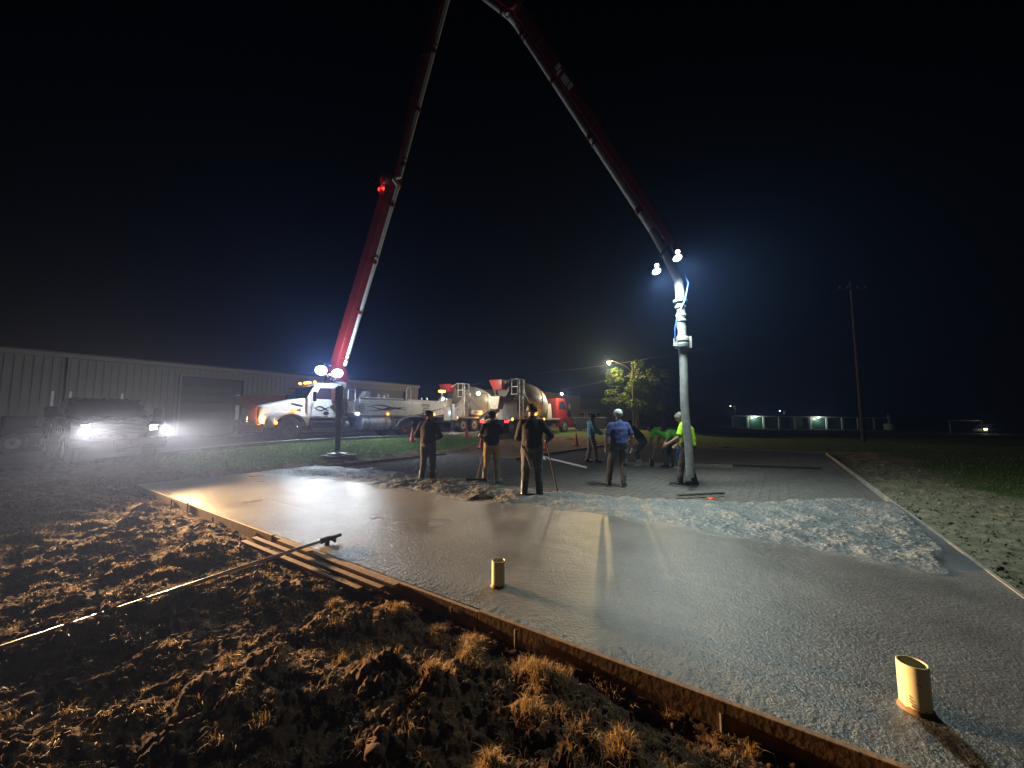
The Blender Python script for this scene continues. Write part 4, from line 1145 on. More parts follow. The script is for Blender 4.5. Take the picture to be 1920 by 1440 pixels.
def mixer(label, loc, rz, drum_cols, cabm, light_at):
    """rear at local x=0, front toward +x, left side +y"""
    root = thing('mixer_truck', label, 'mixer truck', loc, rz, 'concrete mixer trucks on the road')
    m = MB()
    for s in (-1, 1): m.box((4.6, s*0.42, 0.95), (9.0, 0.09, 0.26))
    m.build('chassis', 'black_metal', root)
    for s in (-1, 1):
        rl = MB().box((3.9, s*1.10, 1.14), (6.4, 0.10, 0.10)).build('side_rail', 'mixer_beige', root)
        for x in (1.3, 2.6, 3.9): wheel(root, (x, s*0.95, 0.52), 0.52, 0.5, s, 'mixer_beige')
        wheel(root, (7.9, s*1.02, 0.52), 0.52, 0.34, s, 'mixer_beige')
        for x in (0.6, 3.3, 4.6): MB().lathe([(0, 0), (0.08, 0), (0.08, 0.04), (0, 0.06)], 12, Matrix.Translation((x, s*1.16, 1.12)) @ Matrix.Rotation(R(-90*s), 4, 'X')).build('marker_light', 'lamp_amber_hot', root)
        mg = MB().prism([(0.6, 1.0), (0.75, 1.12), (4.5, 1.12), (4.7, 0.6), (4.6, 0.6), (4.42, 1.06), (0.8, 1.06)], s*0.72, s*1.22).build('fender', 'mixer_beige', root)
    # drum, tilted: low at the cab, mouth high at the rear
    dm = Matrix.Translation((5.75, 0, 1.98)) @ Matrix.Rotation(R(-90+13), 4, 'Y') @ Matrix.Diagonal((1.08, 1.08, 0.98, 1))
    prof = [(0.0, 0.0), (0.55, 0.06), (0.95, 0.35), (1.15, 0.95), (1.20, 1.6), (1.18, 2.3), (1.05, 3.0), (0.88, 3.7), (0.72, 4.3), (0.60, 4.8), (0.58, 5.0), (0.45, 5.0), (0.42, 4.8)]
    dr = MB().lathe(prof, 48, dm)
    d = dr.build('drum', ['drum_cream', 'drum_dark', 'drum_maroon', 'red_paint'], root, smooth=35)
    dinv = dm.inverted(); tw = drum_cols
    for pl in d.data.polygons:      # painted bands twisting along the drum
        c_ = dinv @ pl.center
        if c_.z > 4.3: pl.material_index = 1; continue
        a_ = (math.degrees(math.atan2(c_.y, c_.x)) + 18*c_.z + tw[1]) % 360
        pl.material_index = tw[0][0] if a_ < 170 else (tw[0][1] if a_ < 270 else tw[0][2])
    band = MB().lathe([(1.205, 1.5), (1.225, 1.5), (1.225, 1.62), (1.205, 1.62)], 40, dm).build('drum_band', 'drum_cream', d, smooth=35)
    # spiral stripe on the drum
    sp = MB(); pts = []
    for i in range(60):
        t = i/59; h = 0.9+2.6*t; rr = float(np.interp(h, [p[1] for p in prof[:11]], [p[0] for p in prof[:11]]))+0.012
        a = R(60+150*t); pts.append(dm @ Vector((rr*math.cos(a), rr*math.sin(a), h)))
    sp.tube(pts, 0.05, 6); sp.build('drum_stripe', 'trim_white', d, smooth=50)
    ring = MB().lathe([(0.90, 3.62), (0.96, 3.62), (0.96, 3.78), (0.90, 3.78)], 36, dm).build('roller_ring', 'steel', d, smooth=35)
    # pedestals
    MB().prism([(1.6, 1.05), (2.3, 1.05), (2.1, 2.2), (1.7, 2.3)], -0.8, 0.8).build('rear_pedestal', 'mixer_beige', root, bevel=0.02)
    MB().prism([(5.9, 1.05), (6.7, 1.05), (6.5, 2.3), (6.1, 2.3)], -0.7, 0.7).build('front_pedestal', 'mixer_beige', root, bevel=0.02)
    # charge hopper, collector, chute
    hp = MB().hull8([(0.55, -0.35, 3.05), (1.15, -0.35, 3.05), (1.15, 0.35, 3.05), (0.55, 0.35, 3.05), (0.30, -0.55, 3.70), (1.20, -0.55, 3.70), (1.20, 0.55, 3.70), (0.30, 0.55, 3.70)]).build('charge_hopper', 'red_paint', root, bevel=0.03)
    MB().hull8([(0.2, -0.3, 1.75), (0.75, -0.3, 1.75), (0.75, 0.3, 1.75), (0.2, 0.3, 1.75), (0.2, -0.45, 2.6), (0.95, -0.45, 2.6), (0.95, 0.45, 2.6), (0.2, 0.45, 2.6)]).build('collector', 'mixer_beige', root, bevel=0.03)
    ch = MB()
    for s in (-1, 1): ch.bar((0.45, s*0.24, 1.75), (-1.05, s*0.20, 1.15), 0.03, 0.26)
    ch.bar((0.45, 0, 1.64), (-1.05, 0, 1.04), 0.46, 0.03); ch.build('chute', 'mixer_beige', root)
    # platform, rails and ladder at the rear left
    pf = MB().box((1.35, -1.0, 2.75), (0.6, 0.55, 0.05)).build('platform', 'mixer_beige', root)
    rl = MB()
    for x, y in ((1.12, -0.76), (1.12, -1.25), (1.88, -1.25)): rl.cyl((x, y, 2.75), (x, y, 3.75), 0.022, n=8)
    for z in (3.25, 3.75): rl.tube([(1.12, -0.76, z), (1.12, -1.25, z), (1.88, -1.25, z)], 0.03, 8)
    rl.tube([(0.35, -0.8, 3.45), (0.8, -0.95, 3.75), (1.12, -1.0, 3.75)], 0.03, 8)
    rl.build('guard_rail', 'trim_white', pf)
    ld = bpy.data.objects.new('ladder', None); COL.objects.link(ld); ld.parent = root
    for x in (1.28, 1.72): MB().cyl((x, -1.28, 1.15), (x, -1.28, 3.7), 0.035, n=8).build('ladder_rail', 'trim_white', ld)
    for k in range(8): MB().cyl((1.28, -1.28, 1.3+0.28*k), (1.72, -1.28, 1.3+0.28*k), 0.028, n=8).build('rung', 'trim_white', ld)
    MB().bar((1.9, -1.1, 3.0), (2.9, -1.12, 2.1), 0.06, 0.08).build('brace', 'mixer_beige', root)
    MB().cyl((2.5, -1.12, 1.55), (3.5, -1.12, 1.55), 0.2, n=18).build('water_tank', 'trim_white', root, smooth=40, bevel=0.02)
    # cab
    MB().prism([(6.75, 1.0), (6.75, 2.75), (8.0, 2.75), (8.35, 2.5), (8.62, 1.85), (8.62, 1.0)], -1.05, 1.05).build('cab', cabm, root, bevel=0.05)
    MB().hull8([(8.60, -0.8, 1.05), (9.75, -0.6, 0.95), (9.75, 0.6, 0.95), (8.60, 0.8, 1.05), (8.60, -0.75, 1.8), (9.65, -0.5, 1.5), (9.65, 0.5, 1.5), (8.60, 0.75, 1.8)]).build('hood', cabm, root, bevel=0.06)
    for s in (-1, 1):
        dd = MB().prism([(7.0, 1.1), (7.0, 2.6), (8.0, 2.62), (8.45, 1.85), (8.45, 1.1)], s*1.052, s*1.075).build('door', cabm, root, bevel=0.01)
        MB().prism([(7.1, 1.88), (7.1, 2.5), (7.95, 2.52), (8.3, 1.88)], s*1.076, s*1.082).build('window', 'glass', dd)
        arch = [(7.9+math.cos(a)*0.64, 0.52+math.sin(a)*0.64) for a in np.linspace(R(0), R(180), 14)]
        MB().prism([(9.5, 0.7)] + arch + [(7.2, 1.2), (9.2, 1.3), (9.6, 1.1)], s*0.7, s*1.15).build('fender', cabm, root)
        MB().box((9.72, s*0.78, 0.98), (0.10, 0.26, 0.2)).build('headlight', 'glass', root, bevel=0.02)
        MB().tube([(8.2, s*1.06, 2.4), (8.3, s*1.35, 2.4), (8.3, s*1.35, 1.9)], 0.015, 6).build('mirror_arm', 'chrome', root)
        MB().box((8.3, s*1.4, 2.1), (0.08, 0.2, 0.42)).build('mirror', 'black_metal', root, bevel=0.02)
    MB().box((9.95, 0, 0.62), (0.2, 2.3, 0.34)).build('bumper', 'chrome', root, bevel=0.03)
    MB().hull8([(8.39, -0.85, 2.46), (8.37, -0.85, 2.46), (8.37, 0.85, 2.46), (8.39, 0.85, 2.46), (8.66, -0.85, 1.88), (8.63, -0.85, 1.86), (8.63, 0.85, 1.86), (8.66, 0.85, 1.88)]).build('windshield', 'glass', root)
    MB().box((0.2, 1.0, 0.95), (0.10, 0.3, 0.14)).build('tail_light', 'lamp_red', root, bevel=0.01)
    MB().box((0.2, -1.0, 0.95), (0.10, 0.3, 0.14)).build('tail_light', 'lamp_red', root, bevel=0.01)
    lp, en, col = light_at
    w = MB().lathe([(0, -0.13), (0.10, -0.09), (0.14, 0), (0.10, 0.09), (0, 0.13)], 14, Matrix.Translation(lp)).build('work_light', 'lamp_head', root, smooth=60)
    lamp('work_lamp', root, (lp[0]-0.35, lp[1]-0.25, lp[2]-0.05), en, col, size=0.12)
    MB().bar((lp[0], lp[1], lp[2]), (0.7, lp[1]*0.6, lp[2]+0.05), 0.04, 0.04).build('lamp_arm', 'steel', root)
    c2_ = MB().lathe([(0, -0.10), (0.08, -0.07), (0.11, 0), (0.08, 0.07), (0, 0.10)], 14, Matrix.Translation((6.75, -1.5, 3.05))).build('cab_light', 'lamp_head', root, smooth=60)
    lamp('cab_lamp', root, (6.6, -1.9, 3.1), en*2.2, col, size=0.1)
    lamp('marker_glow', root, (3.3, -1.5, 1.15), 25, (1.0, 0.4, 0.06), size=0.06)
    return root
l1 = W(-9.3, 18.6); l2 = W(-3.2, 17.2)
mixer('concrete mixer truck with cream and maroon drum just behind the pump truck', (l1.x, l1.y, bz(l1.x, l1.y)), VANG, ((0, 0, 2), 120), 'mixer_beige', ((-0.7, -0.9, 2.5), 240, (1.0, 0.85, 0.65)))
mixer('concrete mixer truck with red cab and tan drum beside the standing crew', (l2.x, l2.y, bz(l2.x, l2.y)), VANG, ((0, 0, 1), 120), 'red_paint', ((-0.75, 0.55, 2.75), 170, (1.0, 0.88, 0.68)))

def pickup():
    c = W(-4.0, 0.35); loc = (c.x, c.y, bz(c.x, c.y)+0.0); rz = UANG
    root = thing('pickup_truck', 'dark pickup truck facing the slab with both headlights blazing', 'pickup truck', loc, rz)
    # front at x=0, body back to -6.0
    lower = [(0.0, 0.62), (-0.02, 1.12), (-0.25, 1.26), (-1.75, 1.36), (-3.9, 1.38), (-6.0, 1.36), (-6.05, 0.62), (-5.75, 0.60)]
    arch2 = [(-4.85+math.cos(a)*0.50, 0.55+math.sin(a)*0.50) for a in np.linspace(R(175), R(5), 14)]
    arch1 = [(-0.95+math.cos(a)*0.50, 0.55+math.sin(a)*0.50) for a in np.linspace(R(175), R(5), 14)]
    for s in (-1, 1):
        MB().prism(lower + arch2 + [(-4.2, 0.55), (-1.6, 0.55)] + arch1 + [(-0.3, 0.58)], s*0.62, s*1.02).build('body_side', 'truck_silver', root, bevel=0.03)
    MB().hull8([(-0.06, -0.66, 0.7), (-1.75, -0.66, 0.7), (-1.75, 0.66, 0.7), (-0.06, 0.66, 0.7), (-0.12, -0.66, 1.22), (-1.75, -0.66, 1.40), (-1.75, 0.66, 1.40), (-0.12, 0.66, 1.22)]).build('hood', 'truck_silver', root, bevel=0.04)
    MB().box((-2.9, 0, 0.9), (2.3, 1.28, 0.6)).build('cabin_floor', 'dark_grey', root)
    MB().box((-4.95, 0, 0.95), (2.1, 1.26, 0.12)).build('bed_floor', 'dark_grey', root)
    MB().box((-5.98, 0, 1.05), (0.08, 1.26, 0.62)).build('tailgate', 'truck_silver', root, bevel=0.02)
    cab = MB().hull8([(-1.55, -0.98, 1.34), (-3.95, -0.98, 1.34), (-3.95, 0.98, 1.34), (-1.55, 0.98, 1.34), (-2.35, -0.80, 2.0), (-3.72, -0.80, 2.02), (-3.72, 0.80, 2.02), (-2.35, 0.80, 2.0)]).build('cab', 'truck_silver', root, bevel=0.06)
    MB().hull8([(-1.60, -0.88, 1.40), (-1.64, -0.88, 1.40), (-1.64, 0.88, 1.40), (-1.60, 0.88, 1.40), (-2.27, -0.74, 1.94), (-2.31, -0.74, 1.94), (-2.31, 0.74, 1.94), (-2.27, 0.74, 1.94)]).build('windshield', 'glass', root)
    for s in (-1, 1):
        for x0, x1 in ((-2.05, -2.85), (-2.95, -3.62)):
            f = lambda x, z: (x, s*(0.99-0.18*(z-1.34)/0.67), z)
            xa = x0-0.30 if x0 > -2.5 else x0
            MB().hull8([f(x0, 1.42), f(x1, 1.42), (x1, f(0, 1.42)[1]-s*0.03, 1.42), (x0, f(0, 1.42)[1]-s*0.03, 1.42), f(xa, 1.90), f(x1, 1.90), (x1, f(0, 1.9)[1]-s*0.03, 1.90), (xa, f(0, 1.9)[1]-s*0.03, 1.90)]).build('side_window', 'glass', root)
        mr = MB().box((-1.95, s*1.22, 1.52), (0.12, 0.26, 0.34)).build('mirror', 'black_metal', root, bevel=0.04)
        MB().bar((-1.95, s*0.98, 1.42), (-1.95, s*1.14, 1.46), 0.06, 0.06).build('mirror_arm', 'black_metal', mr)
        wheel(root, (-0.95, s*0.88, 0.42), 0.42, 0.28, s, 'steel', spokes=8); wheel(root, (-4.85, s*0.88, 0.42), 0.42, 0.28, s, 'steel', spokes=8)
        hl = MB().hull8([(0.03, s*0.60, 0.95), (-0.14, s*1.03, 0.97), (-0.20, s*1.03, 0.97), (-0.03, s*0.60, 0.95), (0.0, s*0.60, 1.17), (-0.18, s*1.03, 1.18), (-0.24, s*1.03, 1.18), (-0.05, s*0.60, 1.17)]).build('headlight', 'chrome', root, bevel=0.015)
        MB().hull8([(0.05, s*0.66, 0.985), (-0.09, s*0.98, 1.0), (-0.12, s*0.98, 1.0), (0.0, s*0.66, 0.985), (0.028, s*0.66, 1.14), (-0.12, s*0.98, 1.145), (-0.15, s*0.98, 1.145), (-0.02, s*0.66, 1.14)]).build('lens', 'lamp_head', hl, bevel=0.01)
        hb = lamp('head_lamp', root, (0.19, s*0.80, 1.07), HEAD_W, (1.0, 0.61, 0.29), 'SPOT', 0.13, aim=(14, s*0.80+1.0, 0.22), spot=R(44), blend=0.9)
        hb.scale = (1.0, 0.46, 1.0)     # dipped beam: wide and flat
        MB().lathe([(0, 0), (0.06, 0), (0.07, 0.03), (0, 0.05)], 12, Matrix.Translation((0.12, s*0.78, 0.62)) @ Matrix.Rotation(R(90), 4, 'Y')).build('fog_light', 'lamp_warm', root)
    g = MB().box((-0.02, 0, 1.02), (0.10, 1.22, 0.34)).build('grille', 'black_metal', root, bevel=0.03)
    gb = MB()
    for z in (0.92, 1.02, 1.12): gb.box((0.04, 0, z), (0.04, 1.20, 0.035))
    gb.build('grille_bar', 'chrome', g, bevel=0.01)
    bm_ = MB().prism([(0.02, 0.45), (0.16, 0.50), (0.18, 0.74), (0.05, 0.80)], -1.02, 1.02).build('bumper', 'chrome', root, bevel=0.03)
    MB().box((0.175, 0, 0.62), (0.02, 0.34, 0.16)).build('number_plate', 'trim_white', bm_)
    return root
HEAD_W = 21000
pickup()

# ------------------------------------------------------------------ people: one continuous remeshed body, clothes as children
STAND = dict(pelvis=(0, 0, .95), waist=(0, 0, 1.08), chest=(0, .01, 1.30), neck=(0, -.01, 1.47), head=(0, .03, 1.63), face=(0, 1, 0),
             shl=(-.19, -.01, 1.41), ell=(-.25, -.03, 1.14), wrl=(-.27, .05, .89), shr=(.19, -.01, 1.41), elr=(.25, -.03, 1.14), wrr=(.27, .05, .89),
             hil=(-.095, 0, .92), knl=(-.12, .03, .50), anl=(-.14, -.03, .09), hir=(.095, 0, .92), knr=(.12, .03, .50), anr=(.14, -.03, .09),
             tol=(-.17, .15, .035), tor=(.17, .15, .035))
def person(label, loc, yaw, pose, st, height=1.76, bulk=1.0, cat='person'):
    J = dict(STAND); J.update(pose)
    k = height/1.76
    V_ = {n: Vector(p)*k if n != 'face' else Vector(p).normalized() for n, p in J.items()}
    root = thing('person', label, cat, loc, yaw)
    mb = MB(); prim = []      # (a, ra, b, rb, zone)
    def caps(a, ra, b, rb, zone, n=12):
        a = Vector(a); b = Vector(b); d = b-a; L = max(d.length, 1e-4); d = d/L
        t = Vector((0, 0, 1)) if abs(d.z) < 0.9 else Vector((1, 0, 0))
        e1 = d.cross(t).normalized(); e2 = d.cross(e1)
        rings = []
        for th in (-80, -50, -20): rings.append((a+d*(ra*math.sin(R(th))), ra*math.cos(R(th))))
        for s in (0.25, 0.5, 0.75): rings.append((a.lerp(b, s), ra+(rb-ra)*s))
        for th in (20, 50, 80): rings.append((b+d*(rb*math.sin(R(th))), rb*math.cos(R(th))))
        vs = [c+(e1*math.cos(2*math.pi*i/n)+e2*math.sin(2*math.pi*i/n))*r for c, r in rings for i in range(n)]
        fs = [(j*n+i, j*n+(i+1) % n, (j+1)*n+(i+1) % n, (j+1)*n+i) for j in range(len(rings)-1) for i in range(n)]
        fs += [tuple(range(n-1, -1, -1)), tuple(range((len(rings)-1)*n, len(rings)*n))]
        mb.add(vs, fs); prim.append((np.array(a), ra, np.array(b), rb, zone))
    def loft(rings, zone, n=18):
        """rings: (centre, right vector, forward vector) half axes"""
        vs = [c+rv*math.cos(2*math.pi*i/n)+fv*math.sin(2*math.pi*i/n) for c, rv, fv in rings for i in range(n)]
        fs = [(j*n+i, j*n+(i+1) % n, (j+1)*n+(i+1) % n, (j+1)*n+i) for j in range(len(rings)-1) for i in range(n)]
        fs += [tuple(range(n-1, -1, -1)), tuple(range((len(rings)-1)*n, len(rings)*n))]
        mb.add(vs, fs)
    g = lambda n: V_[n]
    right = (g('shr')-g('shl')).normalized()
    hipr = (g('hir')-g('hil')).normalized()
    def fwd(ax, r): return ax.cross(r).normalized()*-1
    sp = (g('neck')-g('pelvis')).normalized(); B_ = bulk
    f1 = fwd((g('waist')-g('pelvis')).normalized(), hipr); f2 = fwd((g('chest')-g('waist')).normalized(), right); f3 = fwd((g('neck')-g('chest')).normalized(), right)
    top = g('neck')
    rings = [(g('pelvis')-sp*0.10*k, hipr*.10*k, f1*.08*k), (g('pelvis')-sp*0.05*k, hipr*.165*B_*k, f1*.12*B_*k), (g('pelvis')+sp*0.02*k, hipr*.175*B_*k, f1*.13*B_*k),
             (g('waist'), hipr*.160*B_*k, f2*.125*B_*k), (g('waist').lerp(g('chest'), .5), right*.172*B_*k, f2*.128*B_*k), (g('chest'), right*.188*B_*k, f2*.128*B_*k),
             (g('chest').lerp(top, .45), right*.195*k, f3*.115*k), (g('chest').lerp(top, .75), right*.15*k, f3*.095*k), (top, right*.075*k, f3*.075*k)]
    loft(rings, 'shirt')
    hem = st.get('hem', 0.30)
    pel, wai = g('pelvis'), g('waist')
    hp = pel.lerp(wai, hem)
    prim.append((np.array(pel-sp*.08*k), .14*k, np.array(hp-sp*.02*k), .15*k, 'pants'))
    prim.append((np.array(hp+sp*.02*k), .15*k, np.array(g('chest')), .16*k, 'shirt'))
    prim.append((np.array(g('chest')), .16*k, np.array(top-sp*.03*k), .09*k, 'shirt'))
    prim.append((np.array(g('shl')-sp*.02*k), .07*k, np.array(g('shr')-sp*.02*k), .07*k, 'shirt'))
    caps(top-sp*.03*k, .062*k, g('head')-Vector((0, 0, .04))*k, .055*k, 'skin')
    fc = g('face'); H = g('head')
    upv = (H-g('neck')).normalized(); upv = (upv-fc*upv.dot(fc)).normalized(); sd = fc.cross(upv)
    caps(H+upv*.035*k-fc*.020*k, .093*k, H+upv*.03*k+fc*.02*k, .086*k, 'head')
    caps(H-upv*.01*k+fc*.02*k, .075*k, H-upv*.065*k+fc*.045*k, .050*k, 'head')
    caps(H+upv*.02*k+fc*.098*k, .010*k, H-upv*.018*k+fc*.115*k, .014*k, 'head', 8)       # nose
    caps(H-upv*.055*k+fc*.09*k-sd*.02*k, .011*k, H-upv*.055*k+fc*.09*k+sd*.02*k, .011*k, 'head', 8)   # lips
    for s in (-1, 1):
        caps(H+sd*s*.088*k+upv*.02*k, .018*k, H+sd*s*.085*k-upv*.02*k, .014*k, 'head', 8)
    slv = st.get('sleeve', 1.0); pr0 = right
    for s, q in (('l', -1), ('r', 1)):
        sh, el, wr = g('sh'+s), g('el'+s), g('wr'+s)
        sh = sh-pr0*q*.014*k-sp*.022*k
        caps(top-sp*.045*k+pr0*q*.045*k, .048*k, sh+sp*.004*k, .056*k, 'shirt')       # trapezius
        caps(sh, .060*(0.5+0.5*B_)*k, el, .046*k, 'x')
        prim.pop()
        if slv >= 1.0:
            prim.append((np.array(sh), .068*k, np.array(el), .047*k, 'shirt')); caps(el, .048*k, wr, .034*k, 'shirt')
        else:
            c = sh.lerp(el, slv)
            prim.append((np.array(sh), .068*k, np.array(c), .053*k, 'shirt')); prim.append((np.array(c+(el-sh)*.05), .05*k, np.array(el), .047*k, 'skin')); caps(el, .047*k, wr, .030*k, 'skin')
        hz = 'glove' if st.get('glove') else 'skin'
        hd = (wr-el).normalized(); bend = Vector(st.get('hand_dir_'+s, tuple(hd))).normalized()
        pr = right*q
        sdv = bend.cross(pr); sdv = (sdv if sdv.length > 1e-3 else Vector((0, 1, 0))).normalized()   # across the knuckles
        pa = wr+bend*.085*k
        for o in (-.026, 0, .026): caps(wr+bend*.02*k+sdv*o*.6*k, .019*k, pa+sdv*o*k, .018*k, hz, 8)
        curl = (-pr*0.6+bend*0.5).normalized()
        for o, ln in ((-.033, .062), (-.011, .072), (.011, .068), (.033, .05)):
            f0 = pa+sdv*o*k; f1_ = f0+bend*ln*.55*k; f2_ = f1_+(bend*.5+curl*.7).normalized()*ln*.55*k
            caps(f0, .0105*k, f1_, .0100*k, hz, 8); caps(f1_, .0100*k, f2_, .0090*k, hz, 8)
        t0 = wr+bend*.035*k+sdv*.035*k; t1 = t0+(bend*.6+sdv*.8).normalized()*.045*k
        caps(t0, .013*k, t1, .011*k, hz, 8); caps(t1, .011*k, t1+(bend*.9-pr*.3).normalized()*.03*k, .010*k, hz, 8)
        hi, kn, an, to = g('hi'+s), g('kn'+s), g('an'+s), g('to'+s)
        caps(hi, .095*B_*k, kn, .066*k, 'pants')
        bt = st.get('boot', 0.12)
        caps(kn, .066*k, an, .048*k, 'x'); prim.pop()
        c = kn.lerp(an, 1-bt)
        prim.append((np.array(kn), .066*k, np.array(c), .055*k, 'pants')); prim.append((np.array(c+(an-kn)*.02), .05*k, np.array(an), .05*k, 'boot'))
        heel = an+(an-to).normalized()*.02*k; heel.z = an.z-.035*k
        caps(heel, .048*k, to, .040*k, 'boot'); caps(an, .05*k, heel, .045*k, 'boot')
    me = bpy.data.meshes.new('body')
    me.from_pydata(mb.v, [], mb.f)
    tmp = bpy.data.objects.new('tmp', me); COL.objects.link(tmp)
    rm = tmp.modifiers.new('r', 'REMESH'); rm.mode = 'VOXEL'; rm.voxel_size = 0.0125
    sm = tmp.modifiers.new('s', 'SMOOTH'); sm.factor = 0.5; sm.iterations = 3
    dg = bpy.context.evaluated_depsgraph_get()
    body = bpy.data.meshes.new_from_object(tmp.evaluated_get(dg))
    bpy.data.objects.remove(tmp)
    n = len(body.vertices)
    co = np.empty(n*3, np.float32); body.vertices.foreach_get('co', co); co = co.reshape(-1, 3).astype(float)
    nr = np.empty(n*3, np.float32); body.vertices.foreach_get('normal', nr); nr = nr.reshape(-1, 3).astype(float)
    best = np.full(n, 1e9); zi = np.zeros(n, int)
    zones = sorted(set(p[4] for p in prim))
    for a, ra, b, rb, z in prim:
        ab = b-a; t = np.clip(((co-a) @ ab)/max(ab @ ab, 1e-9), 0, 1)
        d = np.linalg.norm(co-(a+t[:, None]*ab), axis=1)-(ra+(rb-ra)*t)
        m = d < best
        best[m] = d[m]; zi[m] = zones.index(z)
    body.name = 'body'
    body.materials.append(MATS[st.get('skin', 'skin')])
    body.shade_smooth()
    bo = bpy.data.objects.new('body', body); COL.objects.link(bo); bo.parent = root
    fc4 = np.array([tuple(p.vertices) if len(p.vertices) == 4 else tuple(p.vertices)+(p.vertices[-1],) for p in body.polygons])
    sd_ = random.randint(0, 200)
    fold = perlin2(co[:, 0]*9+co[:, 2]*4, co[:, 2]*8+co[:, 1]*6-co[:, 0]*5, sd_) + 0.45*perlin2(co[:, 0]*17-co[:, 2]*8, co[:, 2]*15+co[:, 0]*12, sd_+3)
    def cloth(zs, name, matn, off, famp):
        ids = [zones.index(z) for z in zs if z in zones]
        mk = np.isin(zi, ids)
        # grow one ring so hems overlap
        sel = mk[fc4].sum(1) >= 2
        F = fc4[sel]
        if not len(F): return None
        used, inv = np.unique(F, return_inverse=True)
        # ragged-free border
        P_ = co[used]+nr[used]*(off+famp*np.maximum(fold[used]+0.25, -0.1))[:, None]
        F = inv.reshape(-1, 4)
        me2 = bpy.data.meshes.new(name)
        me2.from_pydata(P_.tolist(), [], [tuple(dict.fromkeys(f)) for f in F.tolist()])
        me2.materials.append(MATS[matn]); me2.shade_smooth()
        o = bpy.data.objects.new(name, me2); COL.objects.link(o); o.parent = root
        sm = o.modifiers.new('s', 'SOLIDIFY'); sm.thickness = 0.006; sm.offset = -1
        return o
    cloth(['pants'], 'trousers', st['pants'], .012, .011)
    cloth(['boot'], 'boots', st.get('bootm', 'boot_black'), .012 if st.get('boot', .12) < .3 else .02, .002)
    cloth(['shirt'], 'shirt', st['shirt'], .018, .009)
    if st.get('glove'): cloth(['glove'], 'gloves', st['glove'], .004, 0)
    # hair: shell over the back and top of the head
    rel = co-np.array(H)
    hmask = (zi == zones.index('head')) & ((rel @ np.array(upv) > -.015*k + 0.9*np.maximum(rel @ np.array(fc), -0.02)) )
    sel = hmask[fc4].sum(1) >= 3
    F = fc4[sel]
    if len(F) and st.get('hair'):
        used, inv = np.unique(F, return_inverse=True)
        P_ = co[used]+nr[used]*(.008+.004*np.abs(fold[used]))[:, None]
        me2 = bpy.data.meshes.new('hair'); me2.from_pydata(P_.tolist(), [], [tuple(dict.fromkeys(f)) for f in inv.reshape(-1, 4).tolist()])
        me2.materials.append(MATS[st['hair']]); me2.shade_smooth()
        o = bpy.data.objects.new('hair', me2); COL.objects.link(o); o.parent = root
    Mh = Matrix((( sd.x, fc.x, upv.x, H.x), (sd.y, fc.y, upv.y, H.y), (sd.z, fc.z, upv.z, H.z), (0, 0, 0, 1)))
    for s in (-1, 1):
        MB().lathe([(0, -.012), (.009, -.008), (.012, 0), (.009, .008), (0, .012)], 10, Mh @ Matrix.Translation((s*.033*k, .088*k, .018*k))).build('eye', 'glass', root, smooth=60)
    if st.get('cap'):
        c = MB().lathe([(.106*k, .0), (.108*k, .02*k), (.102*k, .055*k), (.082*k, .088*k), (.045*k, .108*k), (0, .114*k)], 20, Mh @ Matrix.Translation((0, -.004, .030*k)) @ Matrix.Diagonal((0.93, 1.08, 1, 1))).build('cap', st['cap'], root, smooth=60)
        b = MB()
        vs = []
        for i in range(11):
            a = R(-70+14*i)
            for rr, dz in ((.098, .034), (.098, .042)):
                vs.append(Mh @ Vector((math.sin(a)*rr*k*.93, math.cos(a)*rr*k*1.08, dz*k)))
            ext = .075*math.cos(a*1.1)
            for dz in (.026, .034):
                vs.append(Mh @ Vector((math.sin(a)*(.098+.01)*k*.93, (math.cos(a)*.098*1.08+max(ext, 0))*k, dz*k)))
        fs = []
        for i in range(10):
            o = i*4; q = o+4
            fs += [(o, o+2, q+2, q), (o+1, q+1, q+3, o+3), (o+2, o+3, q+3, q+2)]
        b.add(vs, fs).build('cap_brim', st.get('brim', st['cap']), c, smooth=40)
    if st.get('glasses'):
        gl = MB()
        for s in (-1, 1):
            gl.lathe([(.020*k, -.002), (.024*k, -.002), (.024*k, .002), (.020*k, .002)], 14, Mh @ Matrix.Translation((s*.034*k, .104*k, .018*k)) @ Matrix.Rotation(R(90), 4, 'X'))
            gl.bar(Mh @ Vector((s*.055*k, .10*k, .022*k)), Mh @ Vector((s*.085*k, .0, .025*k)), .004, .006)
        gl.bar(Mh @ Vector((-.012*k, .106*k, .02*k)), Mh @ Vector((.012*k, .106*k, .02*k)), .004, .004)
        gl.build('glasses', 'black_metal', root)
    return root

def at(x, y, z=SUB):
    return (x, y, z)
slabz = 0.10
P1 = person('worker in dark hooded clothes with hands together in front, nearest the pump truck', at(-2.08, 9.62, 0.07), R(-12),
       dict(face=(.75, .65, -.1), ell=(-.33, .02, 1.14), wrl=(-.08, .24, 1.08), elr=(.30, .03, 1.12), wrr=(.10, .25, 1.05), anl=(-.15, -.02, .09), anr=(.14, -.02, .09), tol=(-.22, .15, .035)),
       dict(shirt='cloth_black', pants='cloth_jeans', boot=.5, bootm='boot_black', hair='hair_dark', hem=.0, skin='skin_tan'), 1.78, 1.04)
P2 = person('worker in black tee, khaki trousers and muddy rubber boots, back turned', at(-0.50, 9.55, 0.07), R(4),
       dict(ell=(-.29, .06, 1.15), wrl=(-.16, .27, 1.08), elr=(.29, .08, 1.15), wrr=(.04, .30, 1.12), anl=(-.17, 0, .09), anr=(.15, 0, .09), tol=(-.27, .13, .035), tor=(.22, .15, .035)),
       dict(shirt='cloth_navy', pants='cloth_khaki', boot=.75, bootm='boot_grey', cap='cloth_black', sleeve=.65, hem=-.1, skin='skin_tan', hair='hair_dark'), 1.74, 1.06)
